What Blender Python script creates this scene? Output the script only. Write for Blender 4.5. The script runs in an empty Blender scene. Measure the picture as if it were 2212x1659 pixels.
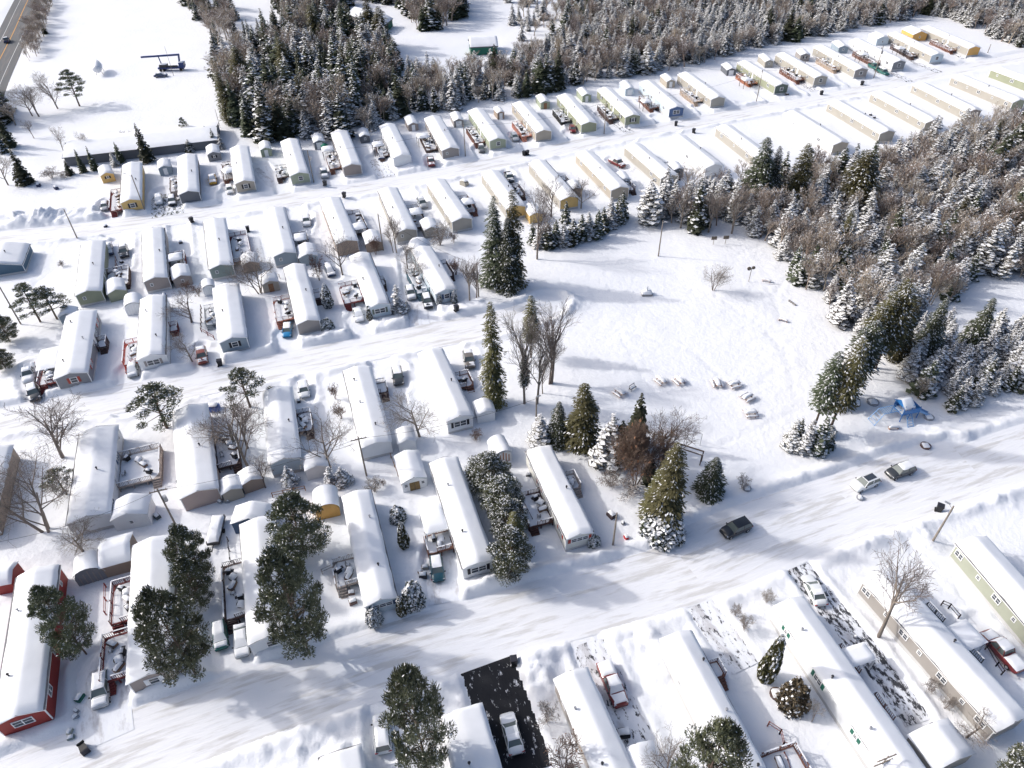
import bpy, math, random
import numpy as np
from mathutils import Vector, Matrix

# ------------------------------------------------------------------ camera, world, sun
sc = bpy.context.scene
COL = sc.collection
CAM_H = 80.0                                   # the drone's height over the snow (m)
FPX = 1535.0; CX = 1106.0; CY = 829.5          # focal length and centre for a 2212 x 1659 survey of the view
PITCH = math.radians(40.6); ROLL = 0.0201
_r0 = Vector((1, 0, 0)); _d0 = Vector((0, -math.sin(PITCH), -math.cos(PITCH)))
FWD = Vector((0, math.cos(PITCH), -math.sin(PITCH)))
RT = _r0 * math.cos(ROLL) + _d0 * math.sin(ROLL)
DN = -_r0 * math.sin(ROLL) + _d0 * math.cos(ROLL)
cd = bpy.data.cameras.new('camera'); cam = bpy.data.objects.new('camera', cd); COL.objects.link(cam)
cd.sensor_width = 36.0; cd.lens = FPX / 2212 * 36.0; cd.clip_start = 1; cd.clip_end = 9000
M3 = Matrix((RT, -DN, -FWD)).transposed()
cam.matrix_world = Matrix.Translation((0, 0, CAM_H)) @ M3.to_4x4()
sc.camera = cam

SUN_EL = math.radians(31.5); SUN_AZ = math.atan2(-0.975, 0.222)      # from the left and a little beyond
w = bpy.data.worlds.new('World'); sc.world = w; w.use_nodes = True
nt = w.node_tree; bg = nt.nodes['Background']; sky = nt.nodes.new('ShaderNodeTexSky')
sky.sky_type = 'NISHITA'; sky.sun_disc = False; sky.sun_elevation = SUN_EL; sky.sun_rotation = SUN_AZ
sky.air_density = 1.0; sky.dust_density = 8.0; sky.ozone_density = 4.0
nt.links.new(sky.outputs[0], bg.inputs[0]); bg.inputs[1].default_value = 0.15
sd = bpy.data.lights.new('sun', 'SUN'); sd.energy = 2.0; sd.angle = math.radians(1.6); sd.color = (1.0, 0.955, 0.905)
so = bpy.data.objects.new('sun', sd); COL.objects.link(so)
sdir = Vector((math.sin(SUN_AZ) * math.cos(SUN_EL), math.cos(SUN_AZ) * math.cos(SUN_EL), math.sin(SUN_EL)))
so.rotation_euler = sdir.to_track_quat('Z', 'Y').to_euler(); so.location = sdir * 300
sc.view_settings.view_transform = 'Standard'; sc.view_settings.look = 'None'
sc.view_settings.exposure = 0.36; sc.view_settings.gamma = 1.0
sc.cycles.max_bounces = 5; sc.cycles.diffuse_bounces = 3; sc.cycles.glossy_bounces = 2
sc.cycles.transmission_bounces = 2; sc.cycles.caustics_reflective = False; sc.cycles.caustics_refractive = False

# ------------------------------------------------------------------ survey helpers: where a sighted point stands in the world
def P(px, py, z=0.0):
    d = FWD * FPX + RT * (px - CX) + DN * (py - CY)
    t = (z - CAM_H) / d.z
    return Vector((d.x * t, d.y * t, z))
def height(base, ty):
    b = base - Vector((0, 0, CAM_H)); k = (ty - CY) / FPX
    dz = Vector((0, 0, 1))
    return (k * b.dot(FWD) - b.dot(DN)) / (dz.dot(DN) - k * dz.dot(FWD))
def proj(v):
    b = v - Vector((0, 0, CAM_H)); zc = b.dot(FWD)
    return CX + FPX * b.dot(RT) / zc, CY + FPX * b.dot(DN) / zc, zc

rnd = random.Random(7)
# ------------------------------------------------------------------ materials
MATS = {}
def pmat(name, col, rough=0.7, var=0.0, vscale=3.0, bump=0.0, bscale=8.0, metal=0.0, spec=0.3, rand=0.0, lines=0.0, coat=0.0):
    if name in MATS: return MATS[name]
    m = bpy.data.materials.new(name); m.use_nodes = True; n = m.node_tree; L = n.links
    p = n.nodes['Principled BSDF']
    p.inputs['Roughness'].default_value = rough; p.inputs['Metallic'].default_value = metal
    p.inputs['Specular IOR Level'].default_value = spec
    if coat: p.inputs['Coat Weight'].default_value = coat; p.inputs['Coat Roughness'].default_value = 0.1
    src = None
    tc = n.nodes.new('ShaderNodeTexCoord')
    c4 = (*col, 1)
    if var > 0 or rand > 0:
        hs = n.nodes.new('ShaderNodeHueSaturation'); hs.inputs['Color'].default_value = c4
        val = None
        if var > 0:
            no = n.nodes.new('ShaderNodeTexNoise'); no.inputs['Scale'].default_value = vscale; no.inputs['Detail'].default_value = 4
            L.new(tc.outputs['Object'], no.inputs['Vector'])
            mr = n.nodes.new('ShaderNodeMapRange'); mr.inputs[1].default_value = 0.3; mr.inputs[2].default_value = 0.7
            mr.inputs[3].default_value = 1 - var; mr.inputs[4].default_value = 1 + var
            L.new(no.outputs[0], mr.inputs[0]); val = mr.outputs[0]
        if rand > 0:
            oi = n.nodes.new('ShaderNodeObjectInfo')
            mr = n.nodes.new('ShaderNodeMapRange'); mr.inputs[3].default_value = 1 - rand; mr.inputs[4].default_value = 1 + rand
            L.new(oi.outputs['Random'], mr.inputs[0])
            if val is None: val = mr.outputs[0]
            else:
                mu = n.nodes.new('ShaderNodeMath'); mu.operation = 'MULTIPLY'; L.new(val, mu.inputs[0]); L.new(mr.outputs[0], mu.inputs[1]); val = mu.outputs[0]
            mh = n.nodes.new('ShaderNodeMapRange'); mh.inputs[3].default_value = 0.5 - rand * 0.09; mh.inputs[4].default_value = 0.5 + rand * 0.05
            L.new(oi.outputs['Random'], mh.inputs[0]); L.new(mh.outputs[0], hs.inputs['Hue'])
        L.new(val, hs.inputs['Value']); L.new(hs.outputs[0], p.inputs['Base Color'])
    else:
        p.inputs['Base Color'].default_value = c4
    if bump > 0 or lines > 0:
        bp = n.nodes.new('ShaderNodeBump'); bp.inputs['Strength'].default_value = bump or 0.5; bp.inputs['Distance'].default_value = 0.05
        if lines > 0:
            sp = n.nodes.new('ShaderNodeSeparateXYZ'); L.new(tc.outputs['Object'], sp.inputs[0])
            mm = n.nodes.new('ShaderNodeMath'); mm.operation = 'MULTIPLY'; mm.inputs[1].default_value = 1 / lines; L.new(sp.outputs[2], mm.inputs[0])
            fr = n.nodes.new('ShaderNodeMath'); fr.operation = 'FRACT'; L.new(mm.outputs[0], fr.inputs[0]); L.new(fr.outputs[0], bp.inputs['Height'])
        else:
            no = n.nodes.new('ShaderNodeTexNoise'); no.inputs['Scale'].default_value = bscale; no.inputs['Detail'].default_value = 5
            L.new(tc.outputs['Object'], no.inputs['Vector']); L.new(no.outputs[0], bp.inputs['Height'])
        L.new(bp.outputs[0], p.inputs['Normal'])
    MATS[name] = m
    return m
SNOW_C = (0.80, 0.815, 0.84)
snow = pmat('snow', SNOW_C, 0.65, var=0.02, vscale=1.5, bump=0.35, bscale=5, spec=0.25)
roofsnow = pmat('roof_snow', SNOW_C, 0.65, var=0.03, vscale=0.5, bump=0.3, bscale=1.6, spec=0.25)
treesnow = pmat('branch_snow', (0.82, 0.83, 0.85), 0.7)
white = pmat('white_trim', (0.78, 0.79, 0.8), 0.5, var=0.04)
glass = pmat('window_glass', (0.05, 0.06, 0.075), 0.12, spec=0.6)
bark = pmat('bark', (0.15, 0.115, 0.09), 0.9, var=0.25, vscale=6, rand=0.2)
barkg = pmat('grey_bark', (0.21, 0.18, 0.155), 0.9, var=0.25, vscale=6, rand=0.25)
needle = pmat('spruce_needles', (0.068, 0.08, 0.048), 0.75, var=0.3, vscale=1.2, rand=0.35)
needled = pmat('snowy_spruce_needles', (0.165, 0.155, 0.125), 0.8, var=0.3, vscale=1.2, rand=0.35)
needleo = pmat('olive_needles', (0.10, 0.095, 0.042), 0.75, var=0.35, vscale=1.0, rand=0.25)
pineneedle = pmat('pine_needles', (0.13, 0.145, 0.085), 0.7, var=0.3, vscale=1.3, rand=0.2)
twig = pmat('twigs', (0.22, 0.19, 0.17), 0.9, var=0.2, vscale=3, rand=0.3)
birchtw = pmat('frosted_twigs', (0.33, 0.275, 0.225), 0.9, var=0.2, vscale=3, rand=0.3)
twigr = pmat('red_brown_twigs', (0.15, 0.105, 0.085), 0.9, var=0.2, vscale=3, rand=0.2)
deadleaf = pmat('withered_leaves', (0.24, 0.125, 0.075), 0.9, var=0.3, vscale=3)
black = pmat('black_plastic', (0.015, 0.016, 0.02), 0.45)
dark = pmat('dark_metal', (0.04, 0.04, 0.045), 0.5)
tyre = pmat('rubber', (0.02, 0.02, 0.02), 0.9)
polewood = pmat('weathered_pole', (0.24, 0.21, 0.18), 0.9, var=0.15)
galv = pmat('galvanised_metal', (0.42, 0.43, 0.45), 0.4, metal=0.6)
carglass = pmat('car_glass', (0.11, 0.135, 0.13), 0.08, spec=0.8)  # grey-green base colour lightened to imitate sky reflected in the windows
headl = pmat('headlamp_lens', (0.6, 0.62, 0.65), 0.15, spec=0.7)
taill = pmat('tail_lamp_lens', (0.35, 0.02, 0.02), 0.25, spec=0.6)
def wallmat(key, col): return pmat('siding_' + key, col, 0.65, var=0.04, vscale=0.6, bump=0.4, lines=0.22)
def paint(key, col): return pmat('paint_' + key, col, 0.3, spec=0.5, coat=0.5, var=0.03)
def wood(key, col): return pmat('wood_' + key, col, 0.8, var=0.2, vscale=2.5)

def road_mat(name, base, streak, cover, su, sv, dark_c, rough_p=0.8):
    """packed snow (base) with streaks, and bare patches where a noise passes the cover threshold"""
    m = bpy.data.materials.new(name); m.use_nodes = True; n = m.node_tree; L = n.links; p = n.nodes['Principled BSDF']
    p.inputs['Roughness'].default_value = rough_p; p.inputs['Specular IOR Level'].default_value = 0.25
    uv = n.nodes.new('ShaderNodeTexCoord'); mp = n.nodes.new('ShaderNodeMapping'); mp.inputs['Scale'].default_value = (su, sv, 1)
    L.new(uv.outputs['UV'], mp.inputs[0])
    n1 = n.nodes.new('ShaderNodeTexNoise'); n1.inputs['Scale'].default_value = 1; n1.inputs['Detail'].default_value = 6; n1.inputs['Roughness'].default_value = 0.65
    L.new(mp.outputs[0], n1.inputs['Vector'])
    r1 = n.nodes.new('ShaderNodeMapRange'); r1.inputs[1].default_value = 0.50; r1.inputs[2].default_value = 0.66
    mpp = n.nodes.new('ShaderNodeMapping'); mpp.inputs['Scale'].default_value = (.06, .55, 1); L.new(uv.outputs['UV'], mpp.inputs[0])
    np_ = n.nodes.new('ShaderNodeTexNoise'); np_.inputs['Scale'].default_value = 1; np_.inputs['Detail'].default_value = 3; L.new(mpp.outputs[0], np_.inputs['Vector'])
    rp = n.nodes.new('ShaderNodeMapRange'); rp.inputs[1].default_value = .4; rp.inputs[2].default_value = .62; rp.inputs[3].default_value = -.12; rp.inputs[4].default_value = .10; L.new(np_.outputs[0], rp.inputs[0])
    ad = n.nodes.new('ShaderNodeMath'); ad.operation = 'ADD'; L.new(n1.outputs[0], ad.inputs[0]); L.new(rp.outputs[0], ad.inputs[1])
    L.new(ad.outputs[0], r1.inputs[0])
    mx = n.nodes.new('ShaderNodeMix'); mx.data_type = 'RGBA'; mx.inputs[6].default_value = (*base, 1); mx.inputs[7].default_value = (*streak, 1)
    L.new(r1.outputs[0], mx.inputs[0])
    last = mx.outputs[2]
    if cover is not None:
        mp2 = n.nodes.new('ShaderNodeMapping'); mp2.inputs['Scale'].default_value = (0.55, 1.1, 1); L.new(uv.outputs['UV'], mp2.inputs[0])
        n2 = n.nodes.new('ShaderNodeTexNoise'); n2.inputs['Scale'].default_value = 1.3; n2.inputs['Detail'].default_value = 9; n2.inputs['Roughness'].default_value = 0.72
        L.new(mp2.outputs[0], n2.inputs['Vector'])
        r2 = n.nodes.new('ShaderNodeMapRange'); r2.inputs[1].default_value = cover; r2.inputs[2].default_value = cover + 0.05
        L.new(n2.outputs[0], r2.inputs[0])
        m2 = n.nodes.new('ShaderNodeMix'); m2.data_type = 'RGBA'; L.new(r2.outputs[0], m2.inputs[0]); L.new(last, m2.inputs[6]); m2.inputs[7].default_value = (*dark_c, 1)
        last = m2.outputs[2]
    L.new(last, p.inputs['Base Color'])
    bp = n.nodes.new('ShaderNodeBump'); bp.inputs['Strength'].default_value = 0.9; bp.inputs['Distance'].default_value = 0.12
    L.new(n1.outputs[0], bp.inputs['Height']); L.new(bp.outputs[0], p.inputs['Normal'])
    return m

# ------------------------------------------------------------------ mesh building
class MB:
    def __init__(s): s.v = []; s.f = []; s.m = []
    def add(s, vs, fs, mi=0):
        o = len(s.v); s.v += [tuple(q) for q in vs]; s.f += [tuple(i + o for i in f) for f in fs]; s.m += [mi] * len(fs); return s
    def box(s, x0, x1, y0, y1, z0, z1, mi=0):
        return s.add([(x0, y0, z0), (x1, y0, z0), (x1, y1, z0), (x0, y1, z0), (x0, y0, z1), (x1, y0, z1), (x1, y1, z1), (x0, y1, z1)],
                     [(0, 3, 2, 1), (4, 5, 6, 7), (0, 1, 5, 4), (1, 2, 6, 5), (2, 3, 7, 6), (3, 0, 4, 7)], mi)
    def tube(s, a, b, r0, r1=None, n=6, mi=0):
        r1 = r0 if r1 is None else r1
        a = Vector(a); b = Vector(b); d = (b - a)
        if d.length < 1e-6: return s
        d.normalize(); u = d.orthogonal().normalized(); w_ = d.cross(u)
        vs = []
        for c, r in ((a, r0), (b, r1)):
            for k in range(n):
                t = 2 * math.pi * k / n; vs.append(c + (u * math.cos(t) + w_ * math.sin(t)) * r)
        fs = [(k, (k + 1) % n, n + (k + 1) % n, n + k) for k in range(n)]
        fs += [tuple(range(n - 1, -1, -1)), tuple(range(n, 2 * n))]
        return s.add(vs, fs, mi)
    def bar(s, a, b, w_, h, mi=0):
        a = Vector(a); b = Vector(b); d = (b - a).normalized(); u = d.cross(Vector((0, 0, 1)))
        u = (u.normalized() if u.length > 1e-4 else Vector((1, 0, 0))); t = u.cross(d)
        vs = [c + u * (i * w_ / 2) + t * (j * h / 2) for c in (a, b) for i, j in ((-1, -1), (1, -1), (1, 1), (-1, 1))]
        return s.add(vs, [(0, 1, 5, 4), (1, 2, 6, 5), (2, 3, 7, 6), (3, 0, 4, 7), (3, 2, 1, 0), (4, 5, 6, 7)], mi)
    def mesh(s, name, mats, smooth=False):
        me = bpy.data.meshes.new(name); me.from_pydata(s.v, [], s.f)
        for m_ in (mats if isinstance(mats, (list, tuple)) else [mats]): me.materials.append(m_)
        if any(s.m): me.polygons.foreach_set('material_index', s.m)
        if smooth: me.polygons.foreach_set('use_smooth', [True] * len(s.f))
        me.update(); return me
    def build(s, name, mats, parent=None, smooth=False):
        return link(name, s.mesh(name, mats, smooth), parent)
def link(name, me, parent=None):
    o = bpy.data.objects.new(name, me); COL.objects.link(o)
    if parent is not None: o.parent = parent
    return o
def thing(name, label, cat, loc=(0, 0, 0), rz=0.0, group=None):
    o = bpy.data.objects.new(name, None); COL.objects.link(o); o.location = loc; o.rotation_euler = (0, 0, rz)
    o.empty_display_size = 0.5
    return tag(o, label, cat, group)
def tag(o, label=None, cat=None, group=None, kind=None):
    if label: o['label'] = label
    if cat: o['category'] = cat
    if group: o['group'] = group
    if kind: o['kind'] = kind
    return o
def copy_tree(o, parent=None):
    c = o.copy(); COL.objects.link(c); c.parent = parent
    for ch in o.children: copy_tree(ch, c)
    return c
def npmesh(name, V, F, mi, mats, smooth=False):
    """V (n,3) float, F (m,4) int quads"""
    me = bpy.data.meshes.new(name); V = np.asarray(V, np.float32); F = np.asarray(F, np.int32); k = F.shape[1]
    me.vertices.add(len(V)); me.vertices.foreach_set('co', V.ravel())
    me.loops.add(F.size); me.loops.foreach_set('vertex_index', F.ravel())
    me.polygons.add(len(F)); me.polygons.foreach_set('loop_start', np.arange(len(F), dtype=np.int32) * k)
    for m_ in mats: me.materials.append(m_)
    if mi is not None: me.polygons.foreach_set('material_index', np.asarray(mi, np.int32))
    if smooth: me.polygons.foreach_set('use_smooth', np.ones(len(F), bool))
    me.update(calc_edges=True); me.validate(); return me

# value noise on arrays
_T = np.random.RandomState(3).rand(256, 256).astype(np.float64)
def vn(x, y, s=0):
    x = np.asarray(x, float) + s * 17.3; y = np.asarray(y, float) + s * 9.1
    xi = np.floor(x).astype(int); yi = np.floor(y).astype(int); fx = x - xi; fy = y - yi
    fx = fx * fx * (3 - 2 * fx); fy = fy * fy * (3 - 2 * fy)
    a = _T[xi % 256, yi % 256]; b = _T[(xi + 1) % 256, yi % 256]; c = _T[xi % 256, (yi + 1) % 256]; d = _T[(xi + 1) % 256, (yi + 1) % 256]
    return (a * (1 - fx) + b * fx) * (1 - fy) + (c * (1 - fx) + d * fx) * fy - 0.5
def fbm(x, y, s=0, o=4):
    r = 0; a = 1.0
    for k in range(o): r = r + a * vn(np.asarray(x) * 2 ** k, np.asarray(y) * 2 ** k, s + k); a *= 0.5
    return r

def snow_cap(name, x0, x1, y0, y1, zf, t, parent, nx=8, ny=8, seed=0, p=4, over=0.0, wob=0.3, mat=None):
    """a pillow of snow lying on the surface z = zf(x, y)"""
    X = np.linspace(x0 - over, x1 + over, nx + 1); Y = np.linspace(y0 - over, y1 + over, ny + 1)
    V = []; 
    for j, y in enumerate(Y):
        for i, x in enumerate(X):
            u = 2 * i / nx - 1; v = 2 * j / ny - 1
            e = max(0.0, (1 - abs(u) ** p)) ** 0.5 * max(0.0, (1 - abs(v) ** (p * 2))) ** 0.5
            nz = float(fbm(x * 0.8 + seed * 3.1, y * 0.8 + seed * 1.7, 5, 3))
            ed = float(vn(y * 0.9 + seed, x * 0.9 - seed, 2)) * 0.14
            xx = x + (ed * u if abs(u) > 0.95 else 0); yy = y + (ed * v if abs(v) > 0.95 else 0)
            V.append((xx, yy, zf(xx, yy) + t * e * (1 + wob * nz) - 0.015))
    n = nx + 1
    F = [(j * n + i, j * n + i + 1, (j + 1) * n + i + 1, (j + 1) * n + i) for j in range(ny) for i in range(nx)]
    me = npmesh(name, V, F, None, [mat or snow], True)
    return link(name, me, parent)

# ------------------------------------------------------------------ streets, drives and the snow ground
def W2(pts): return [P(x, y).to_2d() for x, y in pts]
def catmull(pts, step=2.5):
    pts = [pts[0] * 2 - pts[1]] + list(pts) + [pts[-1] * 2 - pts[-2]]; out = []
    for i in range(1, len(pts) - 2):
        a, b, c, d = pts[i - 1], pts[i], pts[i + 1], pts[i + 2]; n = max(1, int((c - b).length / step))
        for k in range(n):
            t = k / n
            out.append(0.5 * ((2 * b) + (c - a) * t + (2 * a - 5 * b + 4 * c - d) * t * t + (3 * b - a - 3 * c + d) * t ** 3))
    out.append(pts[-2]); return out
R1 = catmull(W2([(-260, 545), (-60, 524), (0, 512), (150, 497), (400, 464), (553, 440), (860, 392), (1106, 342), (1281, 304), (1431, 275), (1659, 232), (1784, 209), (1909, 183), (2034, 155), (2212, 120), (2400, 85)]))
R2 = catmull(W2([(-260, 965), (-60, 922), (0, 908), (125, 882), (300, 850), (553, 797), (803, 747), (1028, 703), (1130, 680), (1185, 655)]))
R3 = catmull(W2([(-300, 1830), (-60, 1745), (225, 1632), (553, 1512), (803, 1430), (1106, 1337), (1356, 1268), (1531, 1215), (1784, 1118), (2034, 1035), (2212, 972), (2420, 905)]))
R3b = catmull(W2([(1470, 1200), (1620, 1135), (1870, 1050), (1990, 1005), (2080, 985)]))
HW = catmull(W2([(-75, 330), (-30, 190), (28, 72), (52, 18), (75, -30), (110, -100)]), 6)
LOOP = catmull(W2([(455, 172), (420, 192), (330, 198), (240, 196), (180, 182)]), 4)
# (points, half width, depth, mask hardness)
STRIPS = [(R1, 3.6), (R2, 3.6), (R3, 4.4), (R3b, 3.6)]
# ------------------------------------------------------------------ homes: sighted ridge ends, colour, what shows
C = dict(yellow=(0.60, 0.42, 0.17), grey=(0.22, 0.23, 0.25), greyb=(0.30, 0.28, 0.27), tan=(0.40, 0.36, 0.30), sage=(0.33, 0.37, 0.28), olive=(0.29, 0.31, 0.22),
         taupe=(0.31, 0.27, 0.25), white=(0.72, 0.74, 0.76), pale=(0.52, 0.60, 0.66), bluegrey=(0.27, 0.33, 0.38), blue=(0.10, 0.16, 0.30), dgreen=(0.11, 0.14, 0.12),
         red=(0.27, 0.035, 0.03), beige=(0.37, 0.35, 0.31), dsage=(0.21, 0.26, 0.25), brown=(0.32, 0.25, 0.20), dgrey=(0.13, 0.14, 0.16), navy=(0.05, 0.09, 0.17),
         black=(0.02, 0.02, 0.025), green=(0.02, 0.13, 0.09), redsh=(0.36, 0.06, 0.04), orange=(0.66, 0.38, 0.12), duskblue=(0.08, 0.14, 0.20))
# id: (far ridge px, near ridge px, wall, options)   options: W roof width, nw near-gable window, sh shutters, L/R side windows, dk decks, dr drive side
H = []
def home(i, far, near, col, short, **k): H.append(dict(i=i, far=far, near=near, col=col, short=short, **k))
RB = (0.17, 0.085, 0.065); DB = (0.09, 0.06, 0.055); DR = (0.15, 0.035, 0.035); GT = (0.36, 0.31, 0.28); OR = (0.19, 0.09, 0.065); BK = (0.03, 0.03, 0.03); TW = (0.42, 0.33, 0.26); GW = (0.33, 0.35, 0.37)
# far row, left to right
home('A1', (282, 346), (279, 427), 'yellow', 'yellow mobile home with black shutters at the left end of the far row', nw=1, sh='black', dk=[(-1, .05, .5, 3.0, DR)], dr=-1)
home('A2', (402, 328), (405, 409), 'dgrey', 'dark grey mobile home beside the gravel parking patch', nw=0, dk=[(-1, .3, .6, 2.6, GT)])
home('A3', (515, 310), (526, 386), 'tan', 'tan mobile home with black shutters, third in the far row', nw=1, sh='black', dk=[(-1, .35, .75, 3.0, RB)], dr=-1)
home('A4', (624, 295), (645.5, 369), 'sage', 'sage green mobile home with a white-framed window, fourth in the far row', nw=1, dk=[(-1, .2, .45, 3.4, DB)], dr=-1)
home('A5', (730.5, 277), (759, 351), 'taupe', 'windowless taupe gable home right of the green patio umbrella', nw=0, dk=[(-1, .2, .55, 3.2, RB)], dr=-1)
home('A6', (835.5, 262.5), (868, 331), 'white', 'white mobile home with a bare slush drive, far row', nw=0, dk=[(-1, .3, .7, 3.0, DB)], dr=-1)
home('A7', (933, 246), (973, 315), 'greyb', 'dark taupe mobile home beside a tall pole, far row', nw=-1, dk=[(-1, .25, .65, 3.4, DB)], dr=-1)
home('A8', (1027, 230), (1075.5, 295), 'sage', 'sage mobile home with a grey hatchback by its deck', nw=1, dk=[(-1, .2, .6, 3.2, RB)], dr=-1, L=2)
home('A9', (1121, 215), (1175, 277.5), 'tan', 'light brown windowless gable home with a salmon-railed deck', nw=0, dk=[(-1, .15, .55, 3.2, (0.45, 0.2, 0.15))], dr=-1, L=3)
home('A10', (1218.5, 199), (1273.5, 260), 'olive', 'olive green home with a tall black-railed deck', nw=0, dk=[(-1, .35, .7, 3.6, BK)], dr=-1, L=3)
home('A11', (1305, 185), (1368.5, 244), 'olive', 'pale olive home with one black-shuttered gable window', nw=1, sh='black', dk=[(-1, .2, .6, 3.4, DB)], dr=-1, L=3)
home('A12', (1396, 170), (1463.5, 227), 'blue', 'blue-gabled home with pale side walls', nw=2, side='pale', dk=[(-1, .3, .65, 3.4, OR)], dr=-1, L=3)
home('A13', (1478.5, 152), (1553.5, 206), 'beige', 'cream home with a white-railed deck, by the empty snowy lot', nw=0, dk=[(-1, .2, .6, 3.4, TW)], dr=-1, L=4, trimcol='tan')
home('A14', (1606, 127.5), (1691.5, 178), 'dgreen', 'dark green gabled home behind the orange deck', nw=1, side='olive', dk=[(-1, .4, .72, 3.8, (0.34, 0.13, 0.07))], dr=-1, L=3)
home('A15', (1689, 110), (1776.5, 160), 'beige', 'beige home with a tan gable and one white window', nw=1, side='beige', dk=[(-1, .2, .6, 3.6, OR)], dr=-1, L=3)
home('A16', (1771.5, 94), (1864, 144), 'greyb', 'grey gabled home with cream side walls', nw=1, side='beige', dk=[(-1, .3, .7, 3.0, TW)], dr=-1, L=4)
home('A17', (1849, 80.5), (1946.5, 127.5), 'grey', 'slate grey gabled home behind the dark green pickups', nw=1, side='white', dk=[(-1, .25, .7, 3.2, RB)], dr=-1, L=4)
home('A18', (1931.5, 66), (2029, 112.5), 'pale', 'pale blue gabled home near the right end of the far row', nw=1, side='beige', dk=[(-1, .25, .7, 3.2, DB)], dr=-1, L=3)
home('A19', (2001.5, 53), (2109, 97.5), 'orange', 'orange-yellow home closing the far row at the right', nw=0, side='beige', dk=[(-1, .2, .6, 3.0, OR)], dr=-1, L=3)
# row south of the far street, left to right
home('B0', (8, 520), (-12, 566), 'duskblue', 'blue-gabled house cut off by the left edge', W=9.5, nw=0, rise=1.3, he=2.0)
home('B1', (197.5, 515), (186, 624), 'olive', 'olive home with a matching shed, leftmost below the far street', nw=-1, dk=[(1, .2, .5, 4.6, DB)], drf=1)
home('B2', (327.5, 487), (332.5, 595), 'taupe', 'taupe home with a brown shed at its right corner', nw=-1, dk=[(1, .1, .55, 3.4, DR)], drf=1)
home('B3', (460, 466), (474, 568), 'dsage', 'grey-green home with red-brown deck screens', nw=-1, dk=[(1, .2, .75, 4.0, DR)])
home('B4', (590.5, 442), (613, 541), 'bluegrey', 'blue-grey home with a curved-roof shed at its right', nw=-1, dk=[(1, .15, .5, 3.4, DB)], drf=1)
home('B5', (710.5, 421), (748, 515), 'brown', 'brown windowless gable home behind the bare tree', nw=0, dk=[(1, .3, .75, 3.6, DB)])
home('B6', (835.5, 400), (877, 491), 'beige', 'grey-beige home beside two leaning bare trunks', nw=-1, dk=[(1, .2, .65, 3.4, DB)], drf=1, L=2, trimcol='greyb')
home('B7', (940.5, 382.5), (998, 467), 'beige', 'beige home whose gable stands near the two tall dark spruces', nw=0, dk=[(1, .3, .65, 3.4, RB)], trimcol='greyb', L=2)
home('B8', (1058, 362.5), (1115, 440), 'yellow', 'pale yellow home half hidden by the tall dark spruces', nw=0, side='beige', dk=[(1, .45, .7, 3.2, DB)], L=2)
home('B9', (1160, 341), (1231, 421), 'yellow', 'mustard yellow gable home behind the hedge of spruces', nw=0, side='beige', L=2, dk=[(1, .3, .65, 2.6, DB)])
home('B10', (1261, 321), (1341, 400), 'tan', 'brown-sided home with a red truck parked behind it', nw=0, L=3, dk=[(1, .1, .35, 3.0, DB)])
home('B11', (1366, 305), (1448, 374), 'beige', 'cream home behind the snow-covered field spruce', nw=0, L=2, dk=[(1, .2, .5, 3.0, DB)])
home('B12', (1463.5, 287.5), (1545, 352), 'white', 'white home lost in snow glare above the tree belt', nw=0, L=1)
home('B13', (1563.5, 265), (1650, 330), 'beige', 'beige home left of the tallest snowy conifer', nw=0, L=3)
home('B14', (1709, 235), (1820, 303), 'tan', 'cream home with a sunlit tan gable above the woods', nw=0, side='white', L=2)
home('B15', (1804, 212.5), (1921, 279), 'beige', 'first long beige home of the right-hand run below the far street', nw=0, L=5)
home('B16', (1896.5, 192.5), (2019, 256), 'tan', 'long tan home with a brown gable, second of the right-hand run', nw=0, side='beige', L=5)
home('B17', (1986.5, 174), (2109, 233), 'taupe', 'long beige home with a dark taupe gable, third of the right-hand run', nw=0, side='beige', L=5)
home('B18', (2069, 157.5), (2206, 212), 'olive', 'long beige home with a green gable at the right', nw=0, side='beige', L=5)
home('B19', (2154, 141), (2300, 194), 'olive', 'olive-sided home cut off by the right edge, upper corner', nw=0, L=4)
# row north of the middle street
home('C1', (172, 665), (147.5, 802), 'grey', 'grey home with red shutters above the middle street', nw=1, sh='redsh', R=3, dk=[(1, .5, .62, 1.8, DB), (-1, .1, .4, 3.5, DR)], vents=3, W=5.50)
home('C2', (327.5, 632), (322.5, 763), 'white', 'white home with grey shutters and red deck rails', nw=2, sh='greyb', dk=[(-1, .12, .45, 3.0, (0.4, 0.06, 0.04)), (1, .5, .6, 1.6, DR)], dr=-1, vents=2, W=5.10)
home('C3', (485, 607), (500, 725), 'bluegrey', 'blue-grey home with black shutters and a rusty car beside it', nw=1, sh='black', dr=-1, dk=[(-1, .5, .8, 2.5, GW)])
home('C4', (633, 565), (663, 687), 'greyb', 'grey home beside the bright blue car', nw=0, dk=[(-1, .25, .6, 3.6, (0.33, 0.13, 0.09)), (1, .5, .6, 1.6, DB)], dr=-1, W=4.60)
home('C5', (775.5, 540), (818, 652), 'pale', 'pale blue home with a double black-shuttered window and red deck', nw=2, sh='dgreen', dk=[(-1, .3, .62, 4.0, DR), (1, .5, .6, 1.2, DB)], dr=-1, W=4.50)
home('C6', (908, 527), (963, 621), 'pale', 'light blue home with a teal-railed deck beside the tall spruces', nw=1, sh='navy', dk=[(-1, .25, .7, 2.8, (0.09, 0.16, 0.2)), (1, .45, .75, 2.0, DB)], dr=-1, W=4.70)
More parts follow.
